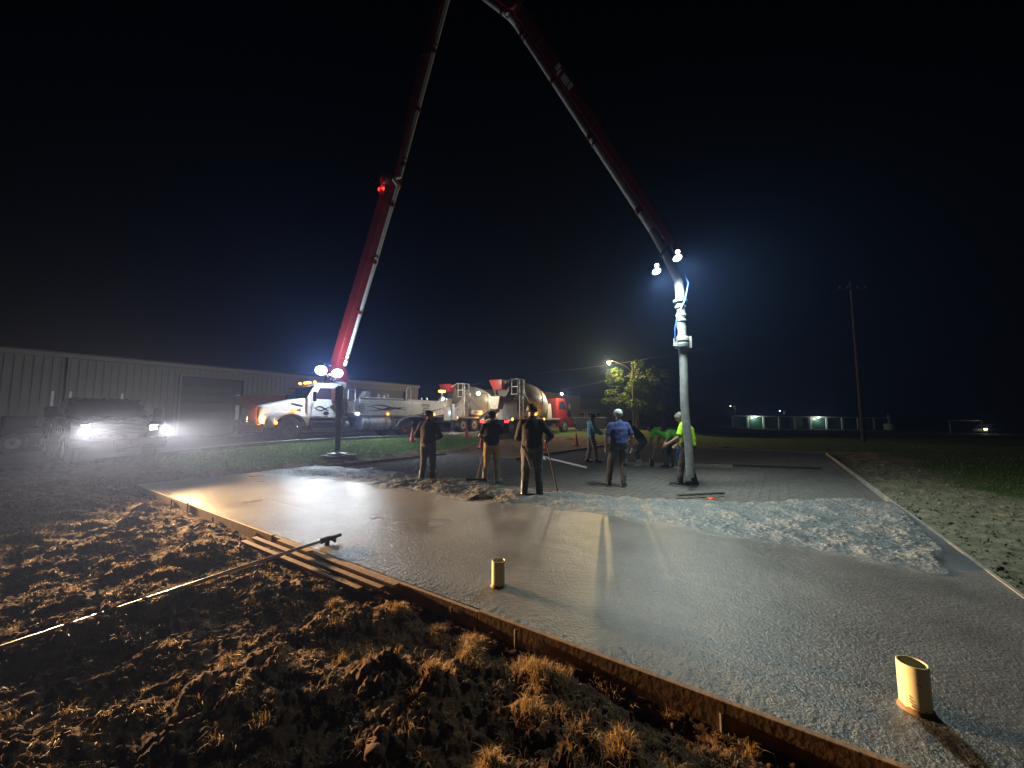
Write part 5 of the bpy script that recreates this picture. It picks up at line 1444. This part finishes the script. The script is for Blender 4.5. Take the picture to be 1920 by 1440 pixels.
P3 = person('tall worker in black hoodie with tool handles at the back pocket', at(0.39, 7.62, 0.09), R(-5),
       dict(elr=(.36, -.02, 1.16), wrr=(.30, .20, 1.08), ell=(-.27, .05, 1.12), wrl=(-.12, .27, 1.06), anl=(-.15, 0, .09), anr=(.14, .02, .09), face=(-.15, 1, -.15)),
       dict(shirt='cloth_black', pants='cloth_jeans', boot=.6, bootm='boot_black', hair='hair_dark', hem=-.1, skin='skin_tan'), 1.84, 1.08)
P4 = person('slim worker in light blue shirt and khaki trousers standing in profile', at(2.88, 14.1), R(-80),
       dict(face=(0, .9, -.35), head=(0, .07, 1.60), ell=(-.20, .08, 1.16), wrl=(-.14, .28, 1.05), elr=(.22, .06, 1.16), wrr=(.14, .30, 1.06), anl=(-.10, -.12, .09), knl=(-.10, -.01, .5), tol=(-.12, .06, .035), anr=(.10, .14, .09), knr=(.10, .10, .5), tor=(.12, .32, .035)),
       dict(shirt='cloth_lightblue', pants='cloth_khaki', hair='hair_dark', hem=-.25, boot=.15), 1.80, .88)
P5 = person('heavyset man in royal blue tee, grey trousers and white cap, back turned', at(2.52, 9.12), R(-2),
       dict(anl=(-.24, .08, .09), knl=(-.19, .10, .50), tol=(-.28, .25, .035), anr=(.06, -.04, .09), knr=(.09, .02, .5), tor=(.14, .12, .035), ell=(-.29, -.04, 1.14), wrl=(-.30, .03, .90), elr=(.29, -.03, 1.14), wrr=(.29, .05, .90)),
       dict(shirt='cloth_royal', pants='cloth_greypants', cap='cap_white', sleeve=.75, hem=.35, hair='hair_grey', boot=.1), 1.80, 1.15)
P6 = person('crouching worker in dark clothes half hidden behind the man in royal blue', at(4.24, 12.95), R(70),
       dict(pelvis=(0, -.12, .82), waist=(0, -.06, .95), chest=(0, .10, 1.13), neck=(0, .22, 1.28), head=(0, .30, 1.40), face=(0, .8, -.55), shl=(-.19, .16, 1.22), shr=(.19, .16, 1.22), ell=(-.22, .22, .94), wrl=(-.16, .38, .76), elr=(.22, .22, .94), wrr=(.16, .38, .76),
            hil=(-.095, -.12, .80), hir=(.095, -.12, .80), knl=(-.14, .10, .46), knr=(.14, .10, .46)),
       dict(shirt='cloth_black', pants='cloth_jeans', hair='hair_dark', bootm='boot_grey', boot=.5, sleeve=.7, hem=0), 1.76, 1.0)
P7 = person('worker in lime green tee bending over with a screed board', at(5.02, 12.62), R(35),
       dict(pelvis=(0, -.16, .93), waist=(0, -.05, 1.03), chest=(0, .20, 1.15), neck=(0, .40, 1.20), head=(0, .54, 1.20), face=(0, .6, -.8), shl=(-.19, .34, 1.19), shr=(.19, .34, 1.19), ell=(-.21, .40, .92), wrl=(-.15, .52, .70), elr=(.21, .40, .92), wrr=(.15, .48, .70),
            hil=(-.095, -.16, .90), hir=(.095, -.16, .90), knl=(-.13, -.02, .50), knr=(.13, -.02, .50), anl=(-.15, -.10, .09), anr=(.15, -.10, .09), tol=(-.18, .08, .035), tor=(.18, .08, .035)),
       dict(shirt='cloth_lime', pants='cloth_jeans', hair='hair_dark', sleeve=.65, hem=.1), 1.78, 1.02)
P8 = person('grey haired worker in bright yellow green tee guiding the hanging hose', at(4.14, 9.12), R(48),
       dict(chest=(0, .05, 1.30), neck=(0, .08, 1.46), head=(0, .16, 1.59), face=(0, .85, -.5), shl=(-.20, .06, 1.40), shr=(.20, .06, 1.40), ell=(-.27, .12, 1.13), wrl=(-.22, .38, .98), elr=(.27, .08, 1.12), wrr=(.22, .30, .95),
            anl=(-.12, .18, .09), knl=(-.12, .14, .5), tol=(-.14, .37, .035), anr=(.14, -.08, .09), tor=(.16, .12, .035)),
       dict(shirt='cloth_hivis', pants='cloth_greypants', hair='hair_grey', sleeve=.7, hem=-.15, glasses=True, boot=.35), 1.78, 1.20)
P9 = person('worker in blue jeans mostly hidden behind the hanging hose', at(5.32, 12.35), R(60),
       dict(pelvis=(0, -.14, .90), waist=(0, -.05, 1.00), chest=(0, .16, 1.13), neck=(0, .32, 1.20), head=(0, .45, 1.24), face=(0, .7, -.7), shl=(-.19, .26, 1.19), shr=(.19, .26, 1.19), ell=(-.21, .34, .92), wrl=(-.15, .46, .72), elr=(.21, .34, .92), wrr=(.15, .44, .72),
            hil=(-.095, -.14, .88), hir=(.095, -.14, .88), knl=(-.13, .04, .48), knr=(.13, .02, .48)),
       dict(shirt='cloth_lime', pants='cloth_blue_jeans', hair='hair_dark', sleeve=.65, hem=.0, bootm='boot_grey', boot=.25), 1.72, .98)

# hand tools
def handle(name, label, cat, a, b, r, m, head=None, group=None):
    root = thing(name, label, cat, a, 0)
    A0 = Vector(a)
    MB().cyl((0, 0, 0), Vector(b)-A0, r, n=10).build('handle', m, root, smooth=40)
    if head:
        hm, dims, rot = head
        MB().box((0, 0, dims[2]/2-0.02), dims, Matrix.Rotation(rot, 3, 'Z')).build('blade', hm, root, bevel=0.004)
    return root
handle('concrete_rake', 'wooden handled concrete rake held by the worker in khaki trousers', 'rake', (-0.86, 9.42, 0.11), (-0.60, 9.85, 1.28), 0.016, 'timber', ('dark_grey', (0.5, 0.03, 0.11), 0.2))
handle('concrete_rake', 'long handled rake in the right hand of the tall black hoodie worker', 'rake', (0.92, 7.75, 0.11), (0.66, 7.78, 1.30), 0.016, 'pole_wood', ('dark_grey', (0.45, 0.03, 0.10), -0.4))
t = thing('hand_float', 'pale wooden tool handle hanging behind the hoodie worker', 'tool', (0.30, 7.42, 0.70), 0)
MB().box((0.0, 0, 0.2), (0.045, 0.03, 0.46), Matrix.Rotation(R(-20), 3, 'Y')).build('handle', 'timber_grey', t, bevel=0.006)
MB().box((-0.10, 0.01, 0.40), (0.03, 0.05, 0.1), Matrix.Rotation(R(-20), 3, 'Y')).build('grip', 'timber', t, bevel=0.006)
handle('shovel', 'short shovel in the hands of the bending lime green worker', 'shovel', (4.50, 12.55, 0.12), (4.78, 12.95, 0.85), 0.016, 'timber_grey', ('steel', (0.22, 0.03, 0.25), 0.6))
def plank(name, label, cat, a, b, w, h, m, group=None):
    root = MB().bar((0, 0, 0), Vector(b)-Vector(a), w, h).build(name, m, None, bevel=min(w, h)*0.12)
    root.location = a
    return tag(root, label, cat, group)
plank('screed_board', 'dark screed board lying across the mesh by the bending workers', 'board', (3.75, 12.95, 0.15), (6.9, 12.2, 0.15), 0.05, 0.11, 'timber_grey')
plank('screed_board', 'second screed plank on the mesh beyond the hanging hose', 'board', (6.4, 13.0, 0.13), (9.4, 11.9, 0.13), 0.09, 0.05, 'pole_wood')
plank('dark_strip', 'thin dark strip lying on the mesh in front of the hose', 'board', (3.30, 7.82, 0.115), (4.30, 7.98, 0.13), 0.10, 0.022, 'pole_wood')  # narrow dark strip laid flat across the mesh
def bull_float():
    root = thing('bull_float', 'white bull float with long handle resting on the mesh', 'bull float', (1.15, 14.9, 0.12), math.atan2(-3.0, 1.13))
    MB().tube([(0.4, 0, 0.06), (1.4, 0, 0.05), (3.2, 0, 0.03)], 0.035, 10).build('handle', 'trim_white', root, smooth=40)
    b = MB().prism([(-0.6, 0), (0.6, 0), (0.45, 0.10), (-0.3, 0.12)], -0.10, 0.10).build('blade', 'trim_white', root, bevel=0.02)
bull_float()
o = MB()
for k in range(9):
    a = random.uniform(0, 6.28); r_ = random.uniform(.03, .16)
    o.bar((math.cos(a)*.02, math.sin(a)*.02, random.uniform(0, .02)), (math.cos(a)*r_*1.6, math.sin(a)*r_*.7, random.uniform(0.0, .02)), .05, .012, w2=.012)
o = o.build('marker_rag', 'orange_cloth', None); o.location = (3.82, 7.45, 0.11)
tag(o, 'small bright orange rag lying on the steel mesh', 'rag')
def pole():
    a = Vector((-5.2, 1.2, 0.16)); b = Vector((-2.20, 4.68, 0.205))
    a = b + (Vector((-3.39, 2.72, 0.12))-b)*2.1
    root = thing('float_pole', 'long shiny metal float pole lying across the soil onto the form', 'pole', b, 0)
    MB().tube([a-b, (a-b)*0.5+Vector((0, 0, -0.015)), Vector((0, 0, 0))], 0.018, 14).build('tube', 'aluminium', root, smooth=60)
    d = (b-a).normalized()
    c = MB(); c.cyl(d*-0.06, d*0.05, 0.034, n=12); c.box(d*0.09, (0.09, 0.04, 0.045), Matrix.Rotation(0.85, 3, 'Z')); c.box(d*0.0+Vector((0.02, 0, -0.035)), (0.05, 0.07, 0.05), Matrix.Rotation(0.4, 3, 'Z'))
    c.cyl(d*0.10, d*0.20, 0.022, n=10); c.bar(d*0.06, d*0.10+Vector((0.06, -0.06, -0.03)), 0.02, 0.03)
    c.build('bracket', 'dark_grey', root, bevel=0.004)
pole()
# loose two-by-fours lying against the near form
tb = [((7.0, -0.10), (9.15, -0.075), 0.155, 'timber', 'topmost loose timber board lying tight against the near form'),
      ((6.55, -0.20), (9.05, -0.155), 0.135, 'timber', 'middle loose timber board of three beside the near form'),
      ((6.50, -0.30), (8.85, -0.24), 0.110, 'timber', 'outermost loose timber board of three beside the near form')]
for a, b, z, m, lb in tb:
    plank('timber_board', lb, 'board', tuple(W(a[0], a[1], z)), tuple(W(b[0], b[1], z-0.02)), 0.060, 0.034, m, 'loose boards by the near form')

# ------------------------------------------------------------------ stub pipes standing in the slab
def stub(label, x, y, h, r, marks):
    root = thing('stub_pipe', label, 'pipe', (x, y, 0.13), 0)
    MB().lathe([(r, -0.05), (r, h-0.002), (r-0.002, h), (r-0.0065, h), (r-0.0085, h-0.003), (r-0.0085, 0.05), (0, 0.05)], 48).build('wall', 'pvc', root, smooth=40)
    for (an, z, w, hh, rt) in marks:
        M = Matrix.Rotation(R(an), 4, 'Z') @ Matrix.Translation((r+0.0006, 0, z))
        MB().box((0, 0, 0), (0.0015, w, hh), Matrix.Rotation(R(rt), 3, 'X')).xf(M).build('scratch', 'pvc_stain', root)
    g = MB().lathe([(r+0.012, 0.015), (r+0.004, 0.034), (r-0.001, 0.045), (r-0.001, 0.0)], 40)
    rn = random.Random(3)
    g.v = [(v[0]*(1+0.02*rn.uniform(-1, 1)), v[1]*(1+0.02*rn.uniform(-1, 1)), v[2]*(1+0.2*rn.uniform(-1, 1))) for v in g.v]
    g.build('grout_splash', 'timber', root, smooth=60)
stub('cream plastic stub pipe standing in the slab beside the near form, farther one', -0.12, 3.55, 0.24, 0.060, [(-80, 0.06, 0.03, 0.003, 20)])
stub('cream plastic stub pipe with dark scratches standing closest to the camera', 2.06, 2.10, 0.245, 0.062, [(-118, 0.165, 0.028, 0.003, -28), (-150, 0.10, 0.012, 0.003, -30), (-148, 0.085, 0.018, 0.003, -30), (-145, 0.07, 0.022, 0.003, -32), (-140, 0.055, 0.02, 0.006, -20)])

# ------------------------------------------------------------------ cones
def cone_mesh(parent):
    MB().box((0, 0, 0.02), (0.34, 0.34, 0.04)).build('base', 'cone_orange', parent, bevel=0.01)
    MB().lathe([(0.135, 0.035), (0.115, 0.12), (0.055, 0.46), (0.030, 0.66), (0.026, 0.70), (0.014, 0.70)], 20).build('body', 'cone_orange', parent, smooth=40)
    MB().lathe([(0.0965, 0.235), (0.0700, 0.385)], 20).build('band', 'cone_orange', parent, smooth=40)
cones = [((-5.05, 19.6), 'orange traffic cone at the rear wheels of the pump truck'), ((-2.72, 23.3), 'orange traffic cone in front of the cream drum mixer wheels'), ((-1.52, 19.2), 'orange traffic cone just beside the khaki trousered worker'),
         ((1.74, 20.0), 'orange traffic cone close to the rake of the hoodie worker'), ((3.75, 22.6), 'orange traffic cone near the light blue shirted worker')]
for (x, y), lb in cones:
    c = thing('traffic_cone', lb, 'cone', (x, y, gz(x, y)-0.01), random.uniform(0, 1.5), 'traffic cones around the site')
    cone_mesh(c)

# ------------------------------------------------------------------ trailer by the warehouse
def trailer():
    p = (-20.5, 16.6)
    root = thing('flatbed_trailer', 'dark flatbed trailer with pale upright stakes in front of the warehouse', 'trailer', (p[0], p[1], bz(*p)), VANG)
    MB().box((0, 0, 0.9), (8.0, 2.3, 0.22)).build('deck', 'trailer_dark', root, bevel=0.02)
    MB().box((0, -1.16, 0.86), (8.0, 0.05, 0.16)).build('side_rail', 'trailer_dark', root)
    for s in (-1, 1):
        for x in (-0.6, 0.6): wheel(root, (x, s*0.95, 0.40), 0.40, 0.24, s, 'mid_grey')
    for x in (-3.7, -3.0, -1.6, -1.1, 0.3, 0.8, 2.4): MB().box((x, -1.05, 1.75), (0.07, 0.05, 1.6)).build('stake', 'trim_white', root)
    for x in (-1.6, -0.4, 1.2): MB().box((x, 0.2, 1.25), (1.0, 1.4, 0.5)).build('load', 'dark_grey', root, bevel=0.1)
    for x in (1.9, 3.2): MB().box((x, -1.195, 0.88), (0.32, 0.02, 0.07)).build('reflector', 'reflector_glow', root)  # reflectors glow by emission, standing in for light thrown back
trailer()
# red marker cone on the road beside the pickup
c = thing('traffic_cone', 'red traffic cone standing behind the pickup near the trailer', 'cone', (-14.8, 12.9, bz(-14.8, 12.9)+0.62), R(20), 'traffic cones around the site')
c.location.z = bz(-14.8, 12.9)+0.0
cone_mesh(c)

# ------------------------------------------------------------------ street lamp, wires, poles, tree
def street_lamp():
    x, y = 12.6, 40.0; z0 = bz(x, y)
    root = thing('street_lamp', 'yellow street lamp on a wooden pole above the tree', 'street lamp', (x, y, z0), 0)
    MB().cyl((0, 0, 0), (0.05, 0, 7.2-z0), 0.13, 0.10, n=14).build('pole', 'pole_wood', root, smooth=40)
    MB().tube([(0.03, 0, 6.6-z0), (-0.8, 0, 7.25-z0), (-1.9, 0, 7.72-z0), (-2.35, 0, 7.75-z0)], 0.035, 8).build('arm', 'steel', root, smooth=60)
    h = MB().lathe([(0.05, 0.16), (0.16, 0.12), (0.2, 0.0), (0.17, -0.02)], 18, Matrix.Translation((-2.42, 0, 7.70-z0))).build('lamp_head', 'mid_grey', root, smooth=50)
    MB().lathe([(0.19, 0.0), (0.21, -0.1), (0.14, -0.24), (0, -0.28)], 18, Matrix.Translation((-2.42, 0, 7.68-z0))).build('globe', 'lamp_sodium', h, smooth=60)
    lamp('sodium_lamp', root, (-2.42, -0.05, 7.2-z0), 2800, (1.0, 0.72, 0.26), size=0.15)
street_lamp()
def wire(label, pts, r=0.018):
    o = MB().tube(pts, r, 6).build('power_line', 'dark_grey', None, smooth=60)
    tag(o, label, 'power line', 'power lines near the street lamp')
def sag(a, b, s, n=16):
    a = Vector(a); b = Vector(b)
    return [a.lerp(b, t)+Vector((0, 0, -s*4*t*(1-t))) for t in np.linspace(0, 1, n)]
MATS['wire'] = MATS['pipe_grey']
wire('overhead wire passing just by the yellow street lamp', sag((2.0, 48, 7.3), (20.0, 39, 8.9), 0.3))
wire('lower overhead wire running behind the tree', sag((3.0, 50, 5.0), (14, 40, 6.6), 0.2))

def tree(label, x, y, h, rx, seed, nleaf=9000, leaf=0.16):
    rn = np.random.default_rng(seed)
    z0 = bz(x, y)
    root = thing('tree', label, 'tree', (x, y, z0-0.05), 0)
    tk = MB()
    tk.tube([(0, 0, 0), (0.08, 0.03, h*.22), (0.02, 0, h*.42), (0.15, 0.1, h*.66), (0.1, 0, h*.86)], [0.30, 0.22, 0.18, 0.10, 0.03], 12)
    cl = []
    for k in range(15):
        a = rn.uniform(0, 6.28); z = h*rn.uniform(.24, .62); L = rx*rn.uniform(.55, 1.0)
        tip = Vector((math.cos(a)*L, math.sin(a)*L, min(h*.98, z+h*rn.uniform(.06, .34))))
        b0 = Vector((0.05, 0, z)); md = b0.lerp(tip, .5)+Vector((0, 0, .25))
        tk.tube([b0, md, tip], [0.09, 0.055, 0.015], 7)
        for t in (.45, .7, 1.0): cl.append((b0.lerp(tip, t)+Vector(rn.normal(0, .3, 3)), rn.uniform(.5, 1.0)))
    for k in range(8): cl.append((Vector((rn.normal(0, rx*.3), rn.normal(0, rx*.3), h*rn.uniform(.65, 1.0))), rn.uniform(.5, .95)))
    tk.build('trunk', 'bark', root, smooth=60)
    C = np.array([list(c[0]) for c in cl]); S = np.array([c[1] for c in cl])
    id_ = rn.integers(0, len(C), nleaf)
    d = rn.normal(0, 1, (nleaf, 3)); d /= np.linalg.norm(d, axis=1)[:, None]
    P_ = C[id_]+d*(S[id_]*rn.uniform(.35, 1.0, nleaf)**.6)[:, None]*np.array([1.0, 1.0, .75])
    ax = rn.normal(0, 1, (nleaf, 3)); ax /= np.linalg.norm(ax, axis=1)[:, None]
    bx = np.cross(ax, rn.normal(0, 1, (nleaf, 3))); bx /= np.linalg.norm(bx, axis=1)[:, None]
    s = leaf*rn.uniform(.6, 1.3, nleaf)[:, None]
    V = np.stack([P_-ax*s, P_+bx*s*.5, P_+ax*s, P_-bx*s*.5], 1).reshape(-1, 3)
    F = np.arange(nleaf*4).reshape(-1, 4)
    tint = np.repeat(rn.uniform(0, 1, nleaf), 4)[:, None].repeat(3, 1)
    np_mesh('crown', V, F, 'leaf', False, tint, 'tint', root)
tree('leafy tree lit yellow green beneath the street lamp', 13.6, 42.0, 7.0, 3.9, 5, 15000)
tree('dark leafy tree standing beside the lamplit one', 17.6, 45.0, 5.6, 3.2, 9, 9000)
tree('small dark tree far off behind the row of storage units', 38.0, 96.0, 7.0, 3.4, 12, 3500, 0.25)

def utility_pole(label, x, y, h, r=0.15):
    root = thing('utility_pole', label, 'pole', (x, y, bz(x, y)), 0)
    MB().cyl((0, 0, -0.3), (0, 0, h), r, r*.65, n=14).build('pole', 'pole_wood', root, smooth=40)
    MB().box((0, -0.1, h-0.6), (2.2, 0.1, 0.12)).build('cross_arm', 'pole_wood', root, bevel=0.01)
    for x_ in (-0.95, -0.4, 0.4, 0.95): MB().lathe([(0.03, 0), (0.06, 0.03), (0.04, 0.08), (0.06, 0.11), (0, 0.15)], 10, Matrix.Translation((x_, -0.1, h-0.54))).build('insulator', 'mid_grey', root)
utility_pole('tall dark wooden utility pole in the unlit field', 25.6, 28.2, 12.0)
def far_lamp(label, x, y, h, e, col, m):
    root = thing('street_lamp', label, 'street lamp', (x, y, bz(x, y)), 0)
    MB().cyl((0, 0, 0), (0, 0, h), 0.09, 0.06, n=10).build('pole', 'steel', root)
    MB().tube([(0, 0, h), (-0.6, 0, h+.25), (-1.2, 0, h+.25)], 0.04, 6).build('arm', 'steel', root)
    b = MB().lathe([(0, .1), (.16, .06), (.18, 0), (.1, -.12), (0, -.14)], 12, Matrix.Translation((-1.3, 0, h+.2))).build('lamp_head', m, root, smooth=60)
    lamp('far_lamp', root, (-1.3, 0, h-.1), e, col, size=0.15)
far_lamp('small yellow street lamp in the distance past the storage units', 69.5, 120, 5.6, 120, (1.0, .85, .4), 'lamp_sodium')
far_lamp('small white yard lamp glowing above the storage building roof', 85.5, 121, 4.8, 60, (.9, 1, .95), 'lamp_store')

# ------------------------------------------------------------------ far field things
def tank():
    x, y = 82, 84; root = thing('storage_tank', 'small white tank with a vent pipe far out in the dark field', 'tank', (x, y, bz(x, y)), 0)
    MB().lathe([(0, 0), (.85, 0), (.9, .1), (.9, 1.2), (.7, 1.4), (.2, 1.5)], 24).build('body', 'trim_white', root, smooth=40)
    MB().cyl((0, 0, 1.4), (0, 0, 3.4), .08, n=8).build('vent_pipe', 'trim_white', root)
    MB().lathe([(0, -.3), (.2, -.2), (.26, 0), (.2, .2), (0, .3)], 12, Matrix.Translation((0, 0, 2.7))).build('cap', 'trim_white', root, smooth=60)
tank()
def frame():
    x, y = 68, 60; root = thing('pipe_gate', 'white pipe frame standing in the dark field near a parked car', 'gate', (x, y, bz(x, y)), R(-10))
    for px in (0, 4.2): MB().cyl((px, 0, 0), (px, 0, 2.0), .09, n=10).build('post', 'trim_white', root)
    MB().cyl((-.08, 0, 2.0), (4.28, 0, 2.0), .08, n=10).build('rail', 'trim_white', root)
    MB().cyl((-.0, 0, .3), (4.2, 0, .3), .05, n=10).build('rail', 'mid_grey', root)
frame()
def far_car():
    x, y = 75.0, 61.0; root = thing('parked_car', 'dark parked car with one lit headlight far out in the field', 'car', (x, y, bz(x, y)), R(200))
    MB().prism([(-2.2, .35), (-2.25, .8), (-1.6, .95), (-.9, 1.42), (.5, 1.45), (1.2, .98), (2.1, .85), (2.25, .6), (2.2, .35)], -.85, .85).build('body', 'dark_grey', root, bevel=.06)
    for s in (-1, 1):
        MB().prism([(-1.35, .98), (-.85, 1.36), (.45, 1.38), (1.0, .98)], s*.851, s*.86).build('window', 'glass', root)
        for xx in (-1.4, 1.35): wheel(root, (xx, s*.75, .32), .32, .2, s, 'steel', spokes=5)
    MB().box((2.2, .6, .72), (.12, .34, .16)).build('headlight', 'lamp_sodium', root, bevel=.02)
    MB().box((2.2, -.6, .72), (.12, .34, .16)).build('headlight', 'glass', root, bevel=.02)
    lamp('car_lamp', root, (2.5, .6, .75), 60, (1, .85, .55), size=.06)
far_car()
def bin_():
    x, y = 7.2, 36.0; root = thing('dumpster', 'dark open topped waste bin beyond the cone and light blue shirt', 'bin', (x, y, bz(x, y)), R(-6))
    MB().hull8([(-1.3, -.7, .12), (1.3, -.7, .12), (1.3, .7, .12), (-1.3, .7, .12), (-1.5, -.85, 1.15), (1.5, -.85, 1.15), (1.5, .85, 1.15), (-1.5, .85, 1.15)]).build('body', 'dark_grey', root, bevel=.03)
    MB().box((0, 0, 1.19), (3.1, 1.8, .07)).build('lid', 'mid_grey', root, bevel=.02)
    for x_ in (-.8, .8): MB().box((x_, 0, .06), (.15, 1.3, .12)).build('skid', 'black_metal', root)
bin_()

# ------------------------------------------------------------------ grass
def blades(name, label, X, Y, h, w, matn, lean, seed, tint=None):
    rn = np.random.default_rng(seed)
    n = len(X)
    Z, _ = ground_height(X, Y)
    a = rn.uniform(0, 6.283, n); dx, dy = np.cos(a), np.sin(a)
    b = rn.uniform(0, 6.283, n); lx, ly = np.cos(b), np.sin(b)
    L = h*rn.uniform(.25, 1.25, n); le = lean*rn.uniform(.2, 1.3, n)
    ww = w*rn.uniform(.6, 1.3, n)
    B0 = np.stack([X-dx*ww, Y-dy*ww, Z-.01], -1); B1 = np.stack([X+dx*ww, Y+dy*ww, Z-.01], -1)
    M0 = np.stack([X+lx*L*le*.35-dx*ww*.8, Y+ly*L*le*.35-dy*ww*.8, Z+L*.62], -1); M1 = np.stack([X+lx*L*le*.35+dx*ww*.8, Y+ly*L*le*.35+dy*ww*.8, Z+L*.62], -1)
    T0 = np.stack([X+lx*L*le-dx*ww*.15, Y+ly*L*le-dy*ww*.15, Z+L*(1-.35*le)], -1); T1 = np.stack([X+lx*L*le+dx*ww*.15, Y+ly*L*le+dy*ww*.15, Z+L*(1-.35*le)], -1)
    V = np.stack([B0, B1, M0, M1, T0, T1], 1).reshape(-1, 3)
    o = np.arange(n)[:, None]*6
    F = np.concatenate([o+np.array([[0, 1, 3, 2]]), o+np.array([[2, 3, 5, 4]])], 0)
    tn = np.repeat(rn.uniform(0, 1, n), 6)[:, None].repeat(3, 1)
    ob = np_mesh(name, V, F, matn, False, tn, 'tint')
    tag(ob, label, 'grass', kind='stuff')
def tufts(rn, centers, per, spread):
    X = []; Y = []
    for (x, y, s) in centers:
        k = int(per*s); X.append(x+rn.normal(0, spread*s, k)); Y.append(y+rn.normal(0, spread*s, k))
    return np.concatenate(X), np.concatenate(Y)
rg = np.random.default_rng(21)
small = [(rg.uniform(-4.5, 1.6), rg.uniform(0.9, 6.0), rg.uniform(.15, .5)) for _ in range(420)]
def outside(c):
    u, v = UV(c[0], c[1]); return v < -0.10
small = [c for c in small if outside(c)]
X, Y = tufts(rg, [c for c in BIG_TUFTS if outside((c[0], c[1]-.0))], 620, .055)
ok = np.array([UV(a, b)[1] < -0.06 for a, b in zip(X, Y)])
blades('grass_tufts', 'straw coloured grass tufts standing up from the soil in front', X[ok], Y[ok], .062, .0018, 'dry_blade', 1.1, 5)
X, Y = tufts(rg, small, 150, .06)
ok = np.array([UV(a, b)[1] < -0.05 for a, b in zip(X, Y)])
blades('dry_grass', 'thin dry grass scattered over the torn up soil', X[ok], Y[ok], .05, .0016, 'dry_blade', 1.3, 6)
# short dead stems and roots over the clods
n = 150000
uu = rg.uniform(-3, 12.8, n); vv = -np.abs(rg.normal(0, 2.8, n))-0.05
X = AX+uu*UX+vv*VX; Y = AY+uu*UY+vv*VY
zz_, zo = ground_height(X, Y)
k = (perlin2(X*2.6, Y*2.6, 77)+0.5*perlin2(X*7, Y*7, 78) > 0.12) & (zz_ > 0.02)
blades('sod_stems', 'short dead grass stems matted on the soil clods', X[k], Y[k], .032, .0020, 'dry_blade', 1.7, 16)
n = 45000
uu = rg.uniform(-4.7, -1.0, n); vv = rg.uniform(0.5, 16, n)
X = AX+uu*UX+vv*VX; Y = AY+uu*UY+vv*VY
zz_, zo = ground_height(X, Y); k = rg.uniform(0, 1, n) < zo[:, 1]
blades('lawn_grass', 'bright green grass strip between road and slab', X[k], Y[k], .055, .006, 'green_blade', .7, 8)
n = 26000
rr_ = rg.uniform(9, 38, n); aa_ = rg.uniform(R(20), R(62), n)
X = np.sin(aa_)*rr_; Y = np.cos(aa_)*rr_
zz_, zo = ground_height(X, Y); k = (rg.uniform(0, 1, n) < zo[:, 1])
blades('field_grass', 'dark short grass of the unlit field', X[k], Y[k], .06, .008, 'green_blade', .8, 9)

# ------------------------------------------------------------------ loose crumbs of soil and stones
def crumbs():
    rn = np.random.default_rng(44)
    bm = bmesh.new(); bmesh.ops.create_icosphere(bm, subdivisions=1, radius=1.0)
    bv = np.array([v.co[:] for v in bm.verts]); bf = np.array([[v.index for v in f.verts] for f in bm.faces]); bm.free()
    n1 = 7000; n2 = 2600
    u = np.concatenate([rn.uniform(-2, 12.6, n1), rn.uniform(13.68, 15.6, n2)]); v = np.concatenate([-np.abs(rn.normal(0, 2.6, n1))-0.07, rn.uniform(0.5, 15, n2)])
    x = AX+u*UX+v*VX; y = AY+u*UY+v*VY
    z, _ = ground_height(x, y); n = n1+n2
    r = np.exp(rn.normal(math.log(0.011), 0.55, n)).clip(0.004, 0.05)
    r[n1:] *= 1.05
    S = r[:, None]*rn.uniform(.6, 1.2, (n, 3))
    an = rn.uniform(0, 6.28, n); ca, sa = np.cos(an), np.sin(an)
    P_ = bv[None]*(1+0.22*rn.normal(0, 1, (n, len(bv), 1)))*S[:, None, :]
    X_ = P_[..., 0]*ca[:, None]-P_[..., 1]*sa[:, None]; Y_ = P_[..., 0]*sa[:, None]+P_[..., 1]*ca[:, None]
    V = np.stack([X_+x[:, None], Y_+y[:, None], P_[..., 2]+(z+r*.25)[:, None]], -1).reshape(-1, 3)
    F = (bf[None]+(np.arange(n)*len(bv))[:, None, None]).reshape(-1, 3)
    zone = np.tile(np.array([[1.0, 0, 0]]), (len(V), 1)); zone[n1*len(bv):, 0] = 0.0
    o = np_mesh('soil_crumbs', V, F, 'ground', False, zone)
    tag(o, 'loose crumbs of soil and small stones strewn beside the forms', 'soil', kind='stuff')
crumbs()

# ------------------------------------------------------------------ haze volume added round everything to give the lamps a glow
def haze():
    o = MB().box((15, 60, 10.2), (320, 190, 25.6)).build('haze', 'kerb', None)
    m = bpy.data.materials.new('haze'); m.use_nodes = True
    nt = m.node_tree
    for nd in list(nt.nodes): nt.nodes.remove(nd)
    out = nt.nodes.new('ShaderNodeOutputMaterial'); pv = nt.nodes.new('ShaderNodeVolumePrincipled')
    pv.inputs['Color'].default_value = (0.27, 0.43, 1.0, 1)
    pv.inputs['Density'].default_value = 0.0020
    pv.inputs['Anisotropy'].default_value = 0.72
    nt.links.new(pv.outputs[0], out.inputs['Volume'])
    o.data.materials.clear(); o.data.materials.append(m)
    tag(o, 'thin bluish haze added to make the floodlights glow', 'haze', kind='stuff')
haze()
